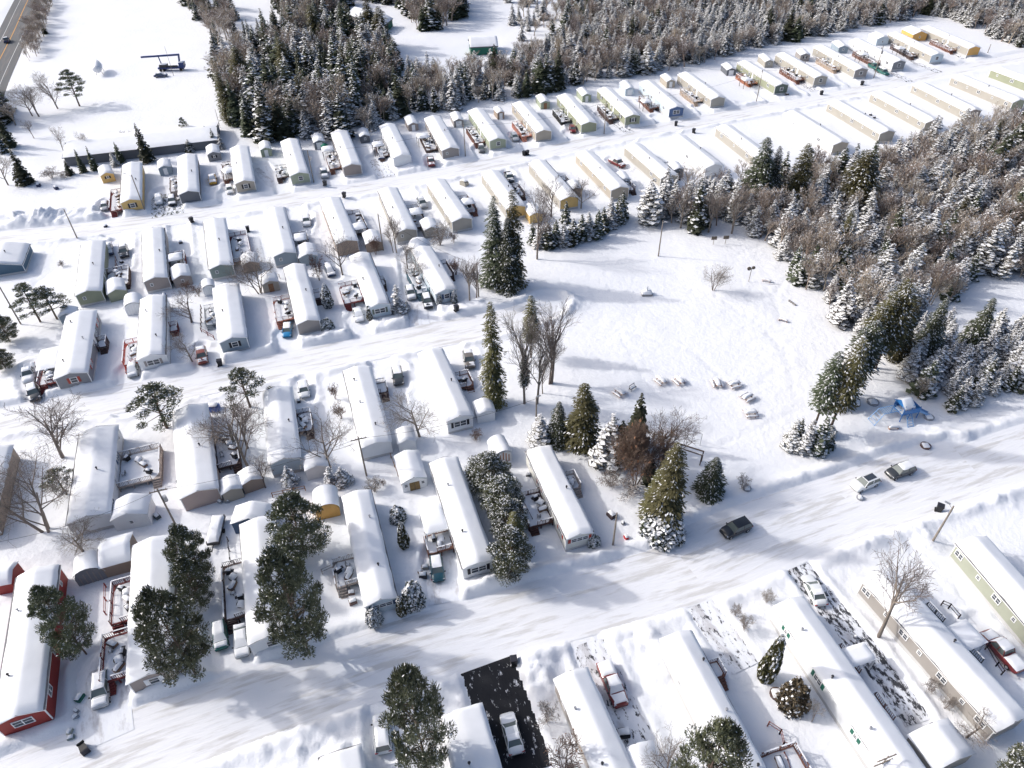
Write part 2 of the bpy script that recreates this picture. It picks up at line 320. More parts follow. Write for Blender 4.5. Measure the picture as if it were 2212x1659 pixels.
# row south of the middle street
home('D0', (-18, 958), (-66, 1130), 'brown', 'brown-walled home cut off by the left edge', nw=0)
home('D1', (207.5, 915.5), (184, 1112), 'white', 'white home with a taupe-skirted deck and blue shutters', nw=0, R=4, sh='navy', dk=[(1, .36, .72, 6.0, GT)], W=5.80)
home('D2', (406, 869), (425, 1056), 'brown', 'brick-skirted home below the leaning pine', nw=0, wallc=(0.42, 0.34, 0.31), dk=[(1, .3, .65, 3.4, DB)], vents=1, W=5.50)
home('D3', (596, 830), (612, 987), 'pale', 'light blue windowless home beside the white hatchback', nw=0, dk=[(1, .45, .72, 2.4, DB)], W=4.80)
home('D4', (768, 785), (810.5, 951), 'white', 'white home with roof vents beside the big bare tree', nw=0, dk=[(1, .72, .86, 2.0, DB)], drf=1, vents=3, W=4.90)
home('D5', (928, 747), (993, 895), 'white', 'white home with a black-shuttered double window', nw=2, sh='black', dk=[(1, .5, .68, 3.0, RB)], drf=1, W=4.50)
# row north of the near street
home('E0', (75, 1222), (30, 1543), 'red', 'dark red home at the lower left', nw=2, R=4, vents=2, W=5.30)
home('E1', (325, 1155), (317.5, 1453), 'taupe', 'taupe home between two large pines', nw=1, R=2, dk=[(-1, .12, .42, 3.6, DR), (-1, .5, .8, 3.0, DR)], sh='white', W=5.20)
home('E2', (552, 1112), (576, 1372), 'white', 'white home half hidden behind two broad pines', nw=1, dk=[(-1, .3, .75, 3.0, DB)], W=4.90)
home('E3', (768, 1053), (821, 1291), 'pale', 'pale blue-white home with navy shutters and a triple window', nw=3, sh='navy', dk=[(-1, .28, .5, 3.2, GT)], vents=2, W=4.25)
home('E4', (955.5, 982), (1033, 1209.6), 'white', 'white home with black shutters and a square porch roof', nw=2, sh='black', L=2, dk=[(-1, .26, .42, 3.6, RB)], vents=2, W=4.50)
home('E5', (1161, 959.5), (1253, 1150), 'beige', 'cream home with red shutters near the junction', rise=.45, nw=3, sh='redsh', L=4, dk=[(-1, .28, .62, 3.6, (0.08, 0.04, 0.035)), (1, .55, .72, 2.2, GT)], vents=1, wallc=(0.66, 0.66, 0.62), W=4.15)
# row south of the near street
home('F1', (731, 1614), (757, 1800), 'white', 'flat white roof at the bottom edge', nw=0, rise=.25, W=4.50)
home('F2', (993, 1526), (1058, 1760), 'beige', 'wide white roof beside the black asphalt drive', nw=0, rise=.25, W=4.90)
home('F3', (1232, 1442), (1355, 1722), 'beige', 'taupe-walled home beside the red and white pickup', nw=0, L=3, wallc=(0.40, 0.36, 0.33), vents=2, W=4.15)
home('F4', (1462, 1360), (1661, 1738), 'white', 'cream home in the middle of the near row', nw=0, L=2, dk=[(1, .72, .82, 2.0, RB), (1, .0, .26, 5.0, RB)], vents=3, W=4.15)
home('F5', (1706, 1288), (2045, 1775), 'white', 'long white home with green shutters', nw=0, L=4, sh='green', dk=[(1, .62, .76, 1.6, RB), (1, .4, .52, 1.6, RB)], vents=4, W=4.40)
home('F6', (1897, 1229), (2197, 1556), 'taupe', 'long taupe home with many white windows at the lower right', nw=0, L=7, wallc=(0.32, 0.30, 0.28), dk=[(1, .62, .75, 2.0, BK), (1, .34, .45, 2.0, BK)], vents=1, W=4.80)
home('F7', (2102, 1154), (2310, 1388), 'olive', 'pale olive home cut off by the right edge', nw=0, L=5, wallc=(0.34, 0.36, 0.29), W=4.80)

# sheds: far ridge px, near ridge px, wall, width, near face, label   (ridge height 3.0)
S = [
 ((222, 353), (227.5, 370), 'yellow', 3.4, 'win', 'small yellow shed left of the yellow home'),
 ((351, 339.5), (352.5, 355), 'bluegrey', 3.4, 'door', 'blue-grey shed with a white door left of the dark grey home'),
 ((456, 308), (459, 325), 'grey', 3.6, 'win', 'grey shed with black-shuttered window between the second and third far-row homes'),
 ((569, 301), (572, 316), 'sage', 3.2, 'door', 'sage green shed right of the tan home with black shutters'),
 ((683, 284), (688, 300), 'grey', 3.3, 'garage', 'grey shed with a white roller door beside the green umbrella'),
 ((782, 273), (787, 288), 'dgrey', 3.0, 'win', 'dark grey open-fronted playhouse shed in the far row'),
 ((883, 245), (892, 262), 'taupe', 3.3, 'door', 'dark taupe shed with a white door behind the pole'),
 ((982, 237.5), (990.5, 254), 'greyb', 3.2, 'garage', 'grey shed with a white roller door near the tall pole'),
 ((1073, 227.5), (1082, 238), 'brown', 2.4, 'door', 'tiny brown shed against the wood, smallest in the far row'),
 ((1167, 200), (1178.5, 215), 'sage', 3.2, 'wood', 'green shed with a brown wooden door'),
 ((1255, 186), (1268.5, 200), 'sage', 3.2, 'door', 'tall green shed with a white door left of the shuttered olive home'),
 ((1348.5, 171), (1362, 186), 'pale', 3.3, 'garage', 'white shed with dark blue gable trim'),
 ((1436, 156), (1451, 169.5), 'tan', 3.2, 'door', 'tan shed between the blue-gabled and cream homes'),
 ((1568.5, 132.5), (1582, 144.5), 'dgrey', 3.4, 'garage', 'charcoal shed standing alone on the empty lot'),
 ((1648, 113), (1664, 127), 'beige', 3.2, 'win', 'beige shed behind the dark green gabled home'),
 ((1731, 102.5), (1742, 113), 'greyb', 3.6, 'win', 'grey shed with black shutters left of the grey-gabled home'),
 ((1809, 84), (1825, 96), 'bluegrey', 3.8, 'win', 'blue-grey shed left of the slate grey home'),
 ((1891.5, 66), (1911, 76), 'pale', 5.0, 'win', 'large pale blue shed left of the pale blue home'),
 ((1966.5, 53), (1992, 65), 'orange', 6.0, 'win', 'orange-yellow garage beside the last far-row home'),
 ((242.5, 596), (247.5, 622), 'olive', 3.7, 'none', 'olive shed at the right corner of the olive home'),
 ((382.5, 566), (389, 591), 'taupe', 3.8, 'win', 'taupe shed with one small window beside the taupe home'),
 ((535, 541), (538, 561), 'brown', 3.6, 'none', 'snow-rounded brown shed behind the grey-green home'),
 ((658, 520), (663, 545), 'bluegrey', 4.2, 'none', 'blue-grey shed with a rounded snow roof'),
 ((798, 492), (806, 516), 'brown', 3.8, 'none', 'brown shed left of the leaning pole'),
 ((920.5, 466), (931, 487), 'beige', 3.6, 'none', 'beige shed between the two beige homes'),
 ((1143.5, 435), (1158.5, 456), 'yellow', 3.4, 'none', 'small mustard shed behind the field hedge'),
 ((146, 657), (139, 674), 'bluegrey', 3.2, 'none', 'small slate shed behind the red-shuttered grey home'),
 ((576, 583), (581, 603), 'tan', 3.6, 'wood', 'open tan shelter beside the tangled bare tree'),
 ((280, 1062), (271, 1105.7), 'white', 5.0, 'win', 'large white shed with a dark double window'),
 ((490, 1023), (497, 1053), 'tan', 3.0, 'none', 'small tan shed at the corner of the brick-skirted home'),
 ((533, 1005), (541, 1032), 'brown', 3.2, 'none', 'snow-humped brown shed right of the small tan shed'),
 ((675.5, 972), (681, 1003), 'white', 3.6, 'none', 'white shed under the bare-branched tree'),
 ((870.5, 917), (878, 947), 'white', 3.0, 'none', 'small white shed at the foot of the big bare tree'),
 ((1040.5, 856), (1049.5, 884), 'white', 3.2, 'none', 'white peaked shed beside the double-window home'),
 ((875.5, 969), (893, 1028), 'white', 3.9, 'barn', 'white barn-style shed with a brown door and green trim'),
 ((545, 1078), (534, 1116), 'navy', 5.4, 'none', 'navy-walled garage behind the pine-hidden home'),
 ((209, 1184), (277, 1166), 'brown', 5.0, 'none', 'brown shed with two brown doors under a wide snow roof'),
 ((-12, 1233), (24, 1226), 'red', 3.6, 'none', 'small dark red shed at the left edge'),
 ((2015, 1558), (2076, 1635), 'beige', 5.4, 'none', 'beige garage at the bottom right'),
 ((1373, 1603), (1412, 1700), 'white', 4.2, 'none', 'low white lean-to beside the taupe-walled near home'),
]
S += [((1236, 385), (1246, 402), 'brown', 3.2, 'none', 'brown shed squeezed between the mustard and brown-sided homes'), ((1340, 366), (1352, 382), 'white', 3.0, 'none', 'white shed between the brown-sided and cream homes'), ((1455, 345), (1468, 360), 'grey', 3.0, 'none', 'grey shed right of the cream home behind the tree belt')]
BARREL = [((282.5, 632), (282.5, 654), 3.2, 'white', 'white barrel-roofed shed with panelled doors'), ((445, 601), (447.5, 616), 2.4, 'white', 'tiny white barrel shed beside withered shrubs'),
 ((905, 512), (895, 536), 4.6, 'white', 'white arched tent garage behind the light blue home'), ((1071, 940), (1087, 974), 2.8, 'white', 'barrel shed with brown upright boards in its front'),
 ((698, 1048), (703, 1090), 3.4, 'orange', 'barrel shed with an orange front behind the large pine'), ((185, 1192), (183, 1230), 3.6, 'grey', 'grey arched shed at the end of the brown shed')]
GAZ = [((375, 541), (376.5, 558), 3.0, 'snow-roofed gazebo on the deck of the taupe home'), ((645.5, 492), (647, 515), 3.0, 'square snow-roofed gazebo beside the blue-grey home'),
 ((770, 476), (777, 491), 3.2, 'snow-roofed gazebo beside the brown home'), ((893, 442), (899, 459), 3.2, 'snow-roofed gazebo between the two beige homes'),
 ((1005.5, 422), (1013, 437), 3.2, 'snow-roofed gazebo left of the tall dark spruces'), ((484, 358), (497, 368), 3.0, 'snow-covered pergola left of the tan home'),
 ((705, 311), (708, 322), 3.2, 'snow-roofed pergola above the green patio umbrella'), ((812, 301), (818, 312), 3.0, 'snowy pergola left of the white far-row home'),
 ((909, 283), (915, 294), 3.4, 'snowy deck pergola left of the dark taupe home'), ((1606, 163), (1618, 171), 3.0, 'snow-roofed pergola on the orange deck'),
 ((1388, 208), (1400, 218), 3.0, 'snow-roofed pergola on the deck of the blue-gabled home'), ((1855, 107), (1870, 116), 3.4, 'snow-roofed pergola beside the slate grey home'),
 ((1932, 93), (1950, 103), 3.2, 'snow-roofed pergola beside the pale blue gabled home')]

RAIL_N = [0]
def he_of(h): return 2.75
MESHC = {}
def winmesh(kind):
    if kind in MESHC: return MESHC[kind]
    w_, h_, n = {'std': (1.15, 1.15, 1), 'wide': (2.1, 1.15, 2), 'tri': (2.5, 0.8, 3), 'small': (0.6, 0.7, 1), 'side': (1.3, 0.95, 2)}[kind]
    f = MB(); a = 0.09
    f.box(-w_/2, w_/2, -.07, 0, -h_/2, -h_/2 + a); f.box(-w_/2, w_/2, -.07, 0, h_/2 - a, h_/2)
    f.box(-w_/2, -w_/2 + a, -.07, 0, -h_/2 + a, h_/2 - a); f.box(w_/2 - a, w_/2, -.07, 0, -h_/2 + a, h_/2 - a)
    for k in range(1, n): x = -w_/2 + w_ * k / n; f.box(x - .05, x + .05, -.065, 0, -h_/2 + a, h_/2 - a)
    f.box(-w_/2 + a, w_/2 - a, -.055, -.02, -.025, .025)
    p = MB(); p.box(-w_/2 + a, w_/2 - a, -.025, -.003, -h_/2 + a, h_/2 - a)
    s = MB(); s.box(-.2, .2, -.05, 0, -h_/2, h_/2)
    MESHC[kind] = (f.mesh('window', white), p.mesh('pane', glass), s, w_, h_)
    return MESHC[kind]
def add_window(root, kind, x, y, z, rz, sh=None):
    fm, pm, s, w_, h_ = winmesh(kind)
    o = link('window', fm, root); o.location = (x, y, z); o.rotation_euler = (0, 0, rz)
    link('pane', pm, o)
    if sh:
        key = kind + sh
        if key not in MESHC: MESHC[key] = s.mesh('shutter', pmat('shutter_' + sh, C[sh], 0.6))
        for sx in (-1, 1):
            q = link('shutter', MESHC[key], root); q.rotation_euler = (0, 0, rz)
            dx = sx * (w_ / 2 + .24); q.location = (x + dx * math.cos(rz), y + dx * math.sin(rz), z)
def gable(mb, W, y0, y1, z0, he, rise, mi=0):
    a = W / 2
    mb.add([(-a, y0, z0), (a, y0, z0), (a, y0, he), (0, y0, he + rise), (-a, y0, he), (-a, y1, z0), (a, y1, z0), (a, y1, he), (0, y1, he + rise), (-a, y1, he)],
           [(0, 1, 2, 3, 4), (9, 8, 7, 6, 5), (1, 6, 7, 2), (5, 0, 4, 9)], mi)
    return mb
shingle = pmat('shingles', (.16, .16, .17), .9, var=.2, vscale=4)
def roof(W, L0, L1, he, rise, over=.18, th=.14):
    a = W / 2; k = rise / a; e = a + over; mb = MB(); ys = (L0 - over, L1 + over)
    prof = [(-e, he - over * k), (0, he + rise), (e, he - over * k), (e, he - over * k - th), (0, he + rise - th), (-e, he - over * k - th)]
    vs = [(x, y, z + th + .01) for y in ys for x, z in prof]
    mb.add(vs, [(0, 1, 7, 6), (1, 2, 8, 7)], 1)
    mb.f += []; mb.add(vs, [ (2, 3, 9, 8), (3, 4, 10, 9), (4, 5, 11, 10), (5, 0, 6, 11), (5, 4, 1, 0), (4, 3, 2, 1), (6, 7, 10, 11), (7, 8, 9, 10)])
    return mb
def frame_of(far, near, zr):
    a = P(*near, zr).to_2d(); b = P(*far, zr).to_2d(); d = b - a
    return a, d.length, math.atan2(d.y, d.x) - math.pi / 2
FOOT = []; DRIVES = []; HOMES = {}
def railing(parent, x0, x1, y0, y1, z, sides, mt, name='railing'):
    r = MB(); rs_ = random.Random(int(x0 * 50 + y0 * 77))
    def run(a, b):
        a = Vector((*a, z)); b = Vector((*b, z)); d = b - a; n = max(1, round(d.length / 1.4)); up = Vector((0, 0, 1))
        for k in range(n + 1):
            c = a + d * (k / n); r.bar(c - up * .05, c + up * 1.0, .09, .09)
        r.bar(a + up * .98, b + up * .98, .13, .05)
        t0 = 0
        while t0 < 1:
            t1 = min(1, t0 + rs_.uniform(.15, .5)); r.bar(a.lerp(b, t0) + up * 1.045, a.lerp(b, t1) + up * 1.045, .14, .08, 1); t0 = t1 + rs_.uniform(0, .12)
        r.bar(a + up * .15, b + up * .15, .05, .07)
        m_ = max(2, int(d.length / .22))
        for k in range(1, m_): c = a + d * (k / m_); r.bar(c + up * .15, c + up * .96, .04, .04)
    if 'x0' in sides: run((x0, y0), (x0, y1))
    if 'x1' in sides: run((x1, y0), (x1, y1))
    if 'y0' in sides: run((x0, y0), (x1, y0))
    if 'y1' in sides: run((x0, y1), (x1, y1))
    return r.build(name, [mt, snow], parent)
def build_deck(root, W, L, side, t0, t1, dep, col, seed):
    r = random.Random(seed); mt = wood('%.2f_%.2f_%.2f' % col, col)
    a = W / 2 * side; b = a + dep * side; x0, x1 = min(a, b), max(a, b); y0, y1 = L * t0, L * t1; z = .8
    x0i = x0 + (.01 if side > 0 else 0); x1i = x1 - (.01 if side < 0 else 0)
    m = MB(); m.box(x0i, x1i, y0, y1, z - .14, z)
    nx = max(1, round((x1 - x0) / 1.8)); ny = max(1, round((y1 - y0) / 2))
    for i in range(nx + 1):
        for j in range(ny + 1):
            px = x0 + .1 + (x1 - x0 - .2) * i / nx; py = y0 + .1 + (y1 - y0 - .2) * j / ny
            m.box(px - .07, px + .07, py - .07, py + .07, -.4, z - .141)
    for k in range(int((y1 - y0) / .3)):                      # slatted skirt on the outer side
        yy = y0 + .15 + k * .3; xx = x1 if side > 0 else x0; m.box(xx - .02 * side if side > 0 else xx, xx if side > 0 else xx - .02 * side, yy, yy + .2, -.2, z - .16)
    d = m.build('deck', mt, root)
    out = 'x1' if side > 0 else 'x0'
    railing(d, x0 + .06, x1 - .06, y0 + .06, y1 - .06, z, (out, 'y1'), mt)
    s = MB(); n = 4                                           # steps down towards the near end
    sx0, sx1 = (x1 - 1.3, x1 - .1) if side > 0 else (x0 + .1, x0 + 1.3)
    for k in range(n): s.box(sx0, sx1, y0 - .3 * (k + 1), y0 - .3 * k - .003, -.35, z - .2 * (k + 1))
    s.build('steps', mt, d)
    if sx1 - sx0 < (x1 - x0) - .5:
        railing(d, (x0 + .06) if side > 0 else sx1, sx0 if side > 0 else x1 - .06, y0 + .06, y1, z, ('y0',), mt)
    snow_cap('deck_snow', x0 + .1, x1 - .1, y0 + .15, y1 - .1, lambda x, y: z, .22, d, 6, 6, seed, wob=1.0)
    return (x0, x1, y0, y1, z)

def build_home(h, k):
    W = h.get('W', 5.1) ; rise = h.get('rise', .72); he = h.get('he', 2.8); zr = he + rise + .42
    a, L, rz = frame_of(h['far'], h['near'], zr)
    wall = W - .35
    lab = 'snow-roofed ' + h['short']; lab = ' '.join(lab.split()[:16])
    root = thing('mobile_home', lab, 'mobile home', (a.x, a.y, 0), rz, 'snow-covered mobile homes of the park')
    h['root'] = root; h['len'] = L; h['a'] = a; h['rz'] = rz; h['Wd'] = W
    wm = pmat('siding_' + h['i'], h['wallc'], 0.65, var=.04, vscale=.6, bump=.4, lines=.22) if 'wallc' in h else wallmat(h['col'], C[h['col']])
    sm = wallmat(h['side'], C[h['side']]) if 'side' in h else wm
    L1 = L - .3
    g = MB(); gable(g, wall, .15, L1, .55, he, rise * wall / W); g.m[2] = 1; g.m[3] = 1
    g.build('wall', [wm, sm], root)
    sk = MB(); sk.box(-wall / 2 + .02, wall / 2 - .02, .17, L1 - .02, -.45, .549); sk.build('skirting', wallmat('skirt', (0.5, 0.5, 0.5)) if h['col'] not in ('red', 'brown') else wm, root)
    c = .1
    for x in (-1, 1):
        for y in (.15, L1):
            t = MB(); xx = x * wall / 2; t.box(xx - c if x > 0 else xx - .02, xx + .02 if x > 0 else xx + c, (y - .02) if y < 1 else y - c, y + c if y < 1 else y + .02, .5, he + (rise * c * 2 / W) - .06)
            t.build('corner_trim', white, root)
    rf = roof(wall, .15, L1, he - .0, rise * wall / W).build('roof', [white, shingle], root)
    kk = rise / (W / 2)
    def zf(x, y): return he + rise + .1 - kk * (math.sqrt(x * x + .05) - .1)
    sl = random.Random(k * 3 + 1); i0, i1 = (sl.uniform(0, .3) if sl.random() < .5 else 0), (sl.uniform(0, .3) if sl.random() < .5 else 0)
    snow_cap('roof_snow', -W / 2 - .06 + i0, W / 2 + .06 - i1, -.1 + sl.uniform(0, .15), L + .02 - sl.uniform(0, .2), zf, .34, rf, 16, 34, k, p=14, wob=.10, mat=roofsnow)
    # openings
    nw = h.get('nw', 0); sh = h.get('sh')
    if nw == 1: add_window(root, 'std', 0.1, .149, 1.85, 0, sh)
    elif nw == -1: add_window(root, 'small', -wall * .22, .149, 1.9, 0)
    elif nw == 2: add_window(root, 'wide', 0, .149, 1.8, 0, sh)
    elif nw == 3: add_window(root, 'tri', 0.1, .149, 2.05, 0, sh)
    for key, sx in (('L', -1), ('R', 1)):
        n = h.get(key, 0)
        for j in range(n):
            y = L * (j + .5) / n + (rnd.random() - .5) * .8
            rzz = -math.pi / 2 if sx < 0 else math.pi / 2
            add_window(root, 'side' if j % 2 == 0 else 'small', sx * (wall / 2 + .001), y, 1.95, rzz, sh if (sh and j % 2 == 0 or h['i'] == 'F5') else None)
    dm = MB(); dm.box(-.45, .45, -.05, 0, .75, 2.75)
    for j, dk in enumerate(h.get('dk', [])):
        h.setdefault('decks', []).append(build_deck(root, wall, L, *dk, seed=k * 5 + j))
        if 'door' not in MESHC: MESHC['door'] = dm.mesh('door', white)
        o = link('door', MESHC['door'], root); sx = dk[0]; o.location = (sx * (wall / 2 + .001), L * (dk[1] + dk[2]) / 2, 0); o.rotation_euler = (0, 0, sx * math.pi / 2)
        add_window(root, 'side', sx * (wall / 2 + .001), L * (dk[1] + dk[2]) / 2 + 2.2, 1.95, sx * math.pi / 2)
    for j in range(h.get('vents', 1)):
        v = MB(); y = L * (j + .6) / (h.get('vents', 1) + .3); x = rnd.choice((-1, 1)) * rnd.uniform(.6, 1.4); z = zf(x, y)
        v.tube((x, y, z), (x, y, z + .75), .09, n=8); v.tube((x, y, z + .7), (x, y, z + .85), .17, .1, 8)
        v.build('roof_vent', galv if j % 2 else dark, rf)
    HOMES[h['i']] = h
    FOOT.append((a, L, rz, W / 2 + .4))
    for key in ('dr', 'drf'):
        if key in h:
            s = h[key]; c_, sn = math.cos(rz), math.sin(rz)
            def wp(x, y): return Vector((a.x + x * c_ - y * sn, a.y + x * sn + y * c_))
            xo = s * (W / 2 + 2.2)
            DRIVES.append(([wp(xo, -9), wp(xo, L * .1)], 1.9) if key == 'dr' else ([wp(xo, L + 7), wp(xo, L * .62)], 1.9))
for k, h in enumerate(H): build_home(h, k)

def build_shed(far, near, col, W, face, lab, k):
    rise = W * .2; he = 2.0 if W < 5 else 2.3; zr = he + rise + .36
    a, L, rz = frame_of(far, near, zr); L = max(L, 2.4)
    root = thing('shed', lab, 'shed', (a.x, a.y, 0), rz, 'garden sheds of the mobile home park')
    wm = wallmat(col, C[col]); w_ = W - .3
    MBg = gable(MB(), w_, .1, L - .1, -.3, he, rise * w_ / W); MBg.build('wall', wm, root)
    rf = roof(w_, .1, L - .1, he, rise * w_ / W, .12, .1).build('roof', [white if face != 'barn' else pmat('green_trim', (.03, .1, .09), .6), shingle], root)
    kk = rise / (W / 2)
    snow_cap('roof_snow', -W / 2, W / 2, -.05, L + .05, lambda x, y: he + rise + .08 - kk * (math.sqrt(x * x + .08) - .1), .32, rf, 10, 10, 100 + k, p=6, mat=roofsnow)
    if face in ('door', 'garage', 'wood'):
        x = {'door': .5, 'garage': .85, 'wood': .5}[face]
        d = MB(); d.box(-x, x, .03, .099, .02, 1.9); o = d.build('door', white if face != 'wood' else wood('door', (.28, .15, .08)), root)
        q = MB(); q.box(x - .15, x - .1, -.02, .029, .9, 1.05); q.build('handle', dark, o)
    elif face == 'barn':
        d = MB(); d.box(-.75, .75, .02, .099, .02, 1.7); o = d.build('door', wood('barn_door', (.19, .13, .06)), root)
        q = MB(); q.box(-.03, .03, 0, .019, .1, 1.6); q.build('handle', dark, o)
        add_window(root, 'small', -1.25, .099, 1.3, 0); add_window(root, 'small', 1.25, .099, 1.3, 0)
    elif face == 'win': add_window(root, 'small', 0, .099, 1.35, 0, 'black' if k in (0, 2, 15) else None)
    if 'two brown doors' in lab:
        for y in (L * .22, L * .75):
            d = MB(); d.box(-.06, 0, -.6, .6, .02, 1.8); o = d.build('door', wood('barn_door', (.19, .13, .06)), root); o.location = (-w_ / 2 - .001, y, 0) if 0 else (w_ / 2 + .061, y, 0)
    FOOT.append((a, L, rz, W / 2 + .2))
for k, s in enumerate(S): build_shed(*s, k)

def build_barrel(far, near, W, col, lab, k):
    R = W / 2; he = 1.5; zr = he + R * .8 + .12
    a, L, rz = frame_of(far, near, zr); L = max(L, 2.4); n = 10
    root = thing('barrel_shed', lab, 'shed', (a.x, a.y, 0), rz, 'arched sheds with rounded roofs')
    arc = lambda r, dz: [(-r * math.cos(math.pi * t / n), he + dz + r * .8 * math.sin(math.pi * t / n)) for t in range(n + 1)]
    for name, r, y0, y1, mt, z0 in (('wall', R - .08, .05, L - .05, wallmat(col, C[col]), -.3),):
        pr = [(-r, z0)] + arc(r, 0) + [(r, z0)]; m = MB(); N = len(pr)
        m.add([(x, y, z) for y in (y0, y1) for x, z in pr], [tuple(range(N)), tuple(range(2 * N - 1, N - 1, -1))] + [(i, i + N, i + N + 1, i + 1) for i in range(N - 1)]); m.build(name, mt, root)
    pr = arc(R + .1, .08); m = MB(); rows = 8
    V = [(x * (1 + .05 * vn(x * 2 + k, j)), L * j / rows * 1.02 - .02, z + .12 * float(vn(x + k, j * .7))) for j in range(rows + 1) for x, z in pr]
    m.add(V, [(j * (n + 1) + i, (j + 1) * (n + 1) + i, (j + 1) * (n + 1) + i + 1, j * (n + 1) + i + 1) for j in range(rows) for i in range(n)])
    o = m.build('roof_snow', snow, root, True)
    b = MB()
    for x in (-.8, -.4, 0, .4, .8): b.box(x * R * .8 - .07, x * R * .8 + .07, 0, .049, .1, he + (R * .6) * (1 - abs(x)) )
    b.build('door', wood('slats', (.38, .16, .08)) if 'upright' in lab else wallmat('orange', C['orange']) if 'orange' in lab else wallmat('greyb', C['greyb']) if 'grey' in lab else white, root)
    FOOT.append((a, L, rz, W / 2 + .2))
for k, s in enumerate(BARREL): build_barrel(*s, k)

def build_gazebo(far, near, W, lab, k):
    zr = 3.1; a, L, rz = frame_of(far, near, zr); L = 3.2
    root = thing('gazebo', lab, 'gazebo', (a.x, a.y, 0), rz, 'gazebos and pergolas on the decks')
    for x in (-1, 1):
        for y in (.15, L - .15):
            m = MB(); m.box(x * (W / 2 - .15) - .06, x * (W / 2 - .15) + .06, y - .06, y + .06, -.3, 2.5); m.build('post', dark, root)
    m = MB(); e = W / 2
    m.add([(-e, 0, 2.5), (e, 0, 2.5), (e, L, 2.5), (-e, L, 2.5), (-.3, L / 2 - .3, 2.95), (.3, L / 2 - .3, 2.95), (.3, L / 2 + .3, 2.95), (-.3, L / 2 + .3, 2.95)],
          [(3, 2, 1, 0), (0, 1, 5, 4), (1, 2, 6, 5), (2, 3, 7, 6), (3, 0, 4, 7), (4, 5, 6, 7)]); rf = m.build('roof', dark, root)
    snow_cap('roof_snow', -e + .02, e - .02, .02, L - .02, lambda x, y: 2.95 - .38 * max(abs(x) / e, abs(y - L / 2) / (L / 2)), .3, rf, 8, 8, 300 + k, p=5)
for k, s in enumerate(GAZ): build_gazebo(*s, k)

# the porch roof and other lean-to roofs that belong to homes
def leanto(hid, px, zc, lab):
    h = HOMES[hid]; root = h['root']; inv = (Matrix.Translation((h['a'].x, h['a'].y, 0)) @ Matrix.Rotation(h['rz'], 4, 'Z')).inverted()
    q = [inv @ P(x, y, zc) for x, y in px]; x0 = min(v.x for v in q); x1 = max(v.x for v in q); y0 = min(v.y for v in q); y1 = max(v.y for v in q)
    wl = h['Wd'] / 2 - .17
    if (x0 + x1) < 0: x1 = -wl - .01
    else: x0 = wl + .01
    m = MB(); m.box(x0, x1, y0, y1, zc - .45, zc - .3)
    r = m.build('porch_roof', white, root)
    snow_cap('roof_snow', x0, x1, y0, y1, lambda x, y: zc - .3, .32, r, 8, 8, 7, p=8, mat=roofsnow)
    for x in (x0 + .12, x1 - .12):
        for y in (y0 + .12, y1 - .12): p_ = MB(); p_.box(x - .07, x + .07, y - .07, y + .07, -.35, zc - .451); p_.build('post', white, root)
leanto('E4', [(904, 1098), (952, 1082), (968, 1133), (919, 1151)], 3.0, '')
leanto('C1', [(75, 797), (118, 790), (98, 750)], 2.2, '')
leanto('F5', [(1838, 1393), (1872, 1388), (1890, 1423), (1858, 1434)], 2.6, '')
leanto('F6', [(2060, 1345), (2090, 1335), (2112, 1395), (2125, 1388)], 2.6, '')
leanto('D4', [(750, 790), (733, 800), (722, 840)], 2.4, '') if 0 else None

# two houses and a hall beyond the first wood, and the long low building on the left
def big(name, far, near, zr, W, col, lab, L=None, over=.35, door=False, rise=None):
    rise = rise or W * .22; he = zr - rise - .3; a, L_, rz = frame_of(far, near, zr); L = L or L_
    root = thing(name, lab, 'house' if 'house' in name else 'building', (a.x, a.y, 0), rz)
    gable(MB(), W - .8, .3, L - .3, -.5, he, rise * (W - .8) / W).build('wall', wallmat(col, C[col]), root)
    rf = roof(W - .8, .3, L - .3, he, rise * (W - .8) / W, .35, .2).build('roof', [wallmat('dgrey', C['dgrey']), shingle], root); kk = rise / (W / 2)
    snow_cap('roof_snow', -W / 2, W / 2, 0, L, lambda x, y: he + rise + .15 - kk * (math.sqrt(x * x + .2) - .2), .32, rf, 14, 24, 500, p=10, mat=roofsnow)
    for j in range(3): add_window(root, 'side', -W / 4 + j * W / 4, .299, 1.7, 0)
    FOOT.append((a, L, rz, W / 2 + .5)); return root
big('house', (765, 14), (796, 22), 6.0, 9.5, 'greyb', 'grey house with a snowy gabled roof deep in the far wood')
big('house', (826, 27), (803, 44), 5.2, 9.0, 'green', 'green house wing with a dark carport in the far wood')
big('farm_hall', (1012, 80), (1073, 77), 5.2, 10.0, 'green', 'green hall under a wide white roof beyond the wood')
lb = big('long_building', (140, 308), (468, 271), 4.0, 15.0, 'dgrey', 'very long low grey building behind the left end of the far row', rise=1.3)
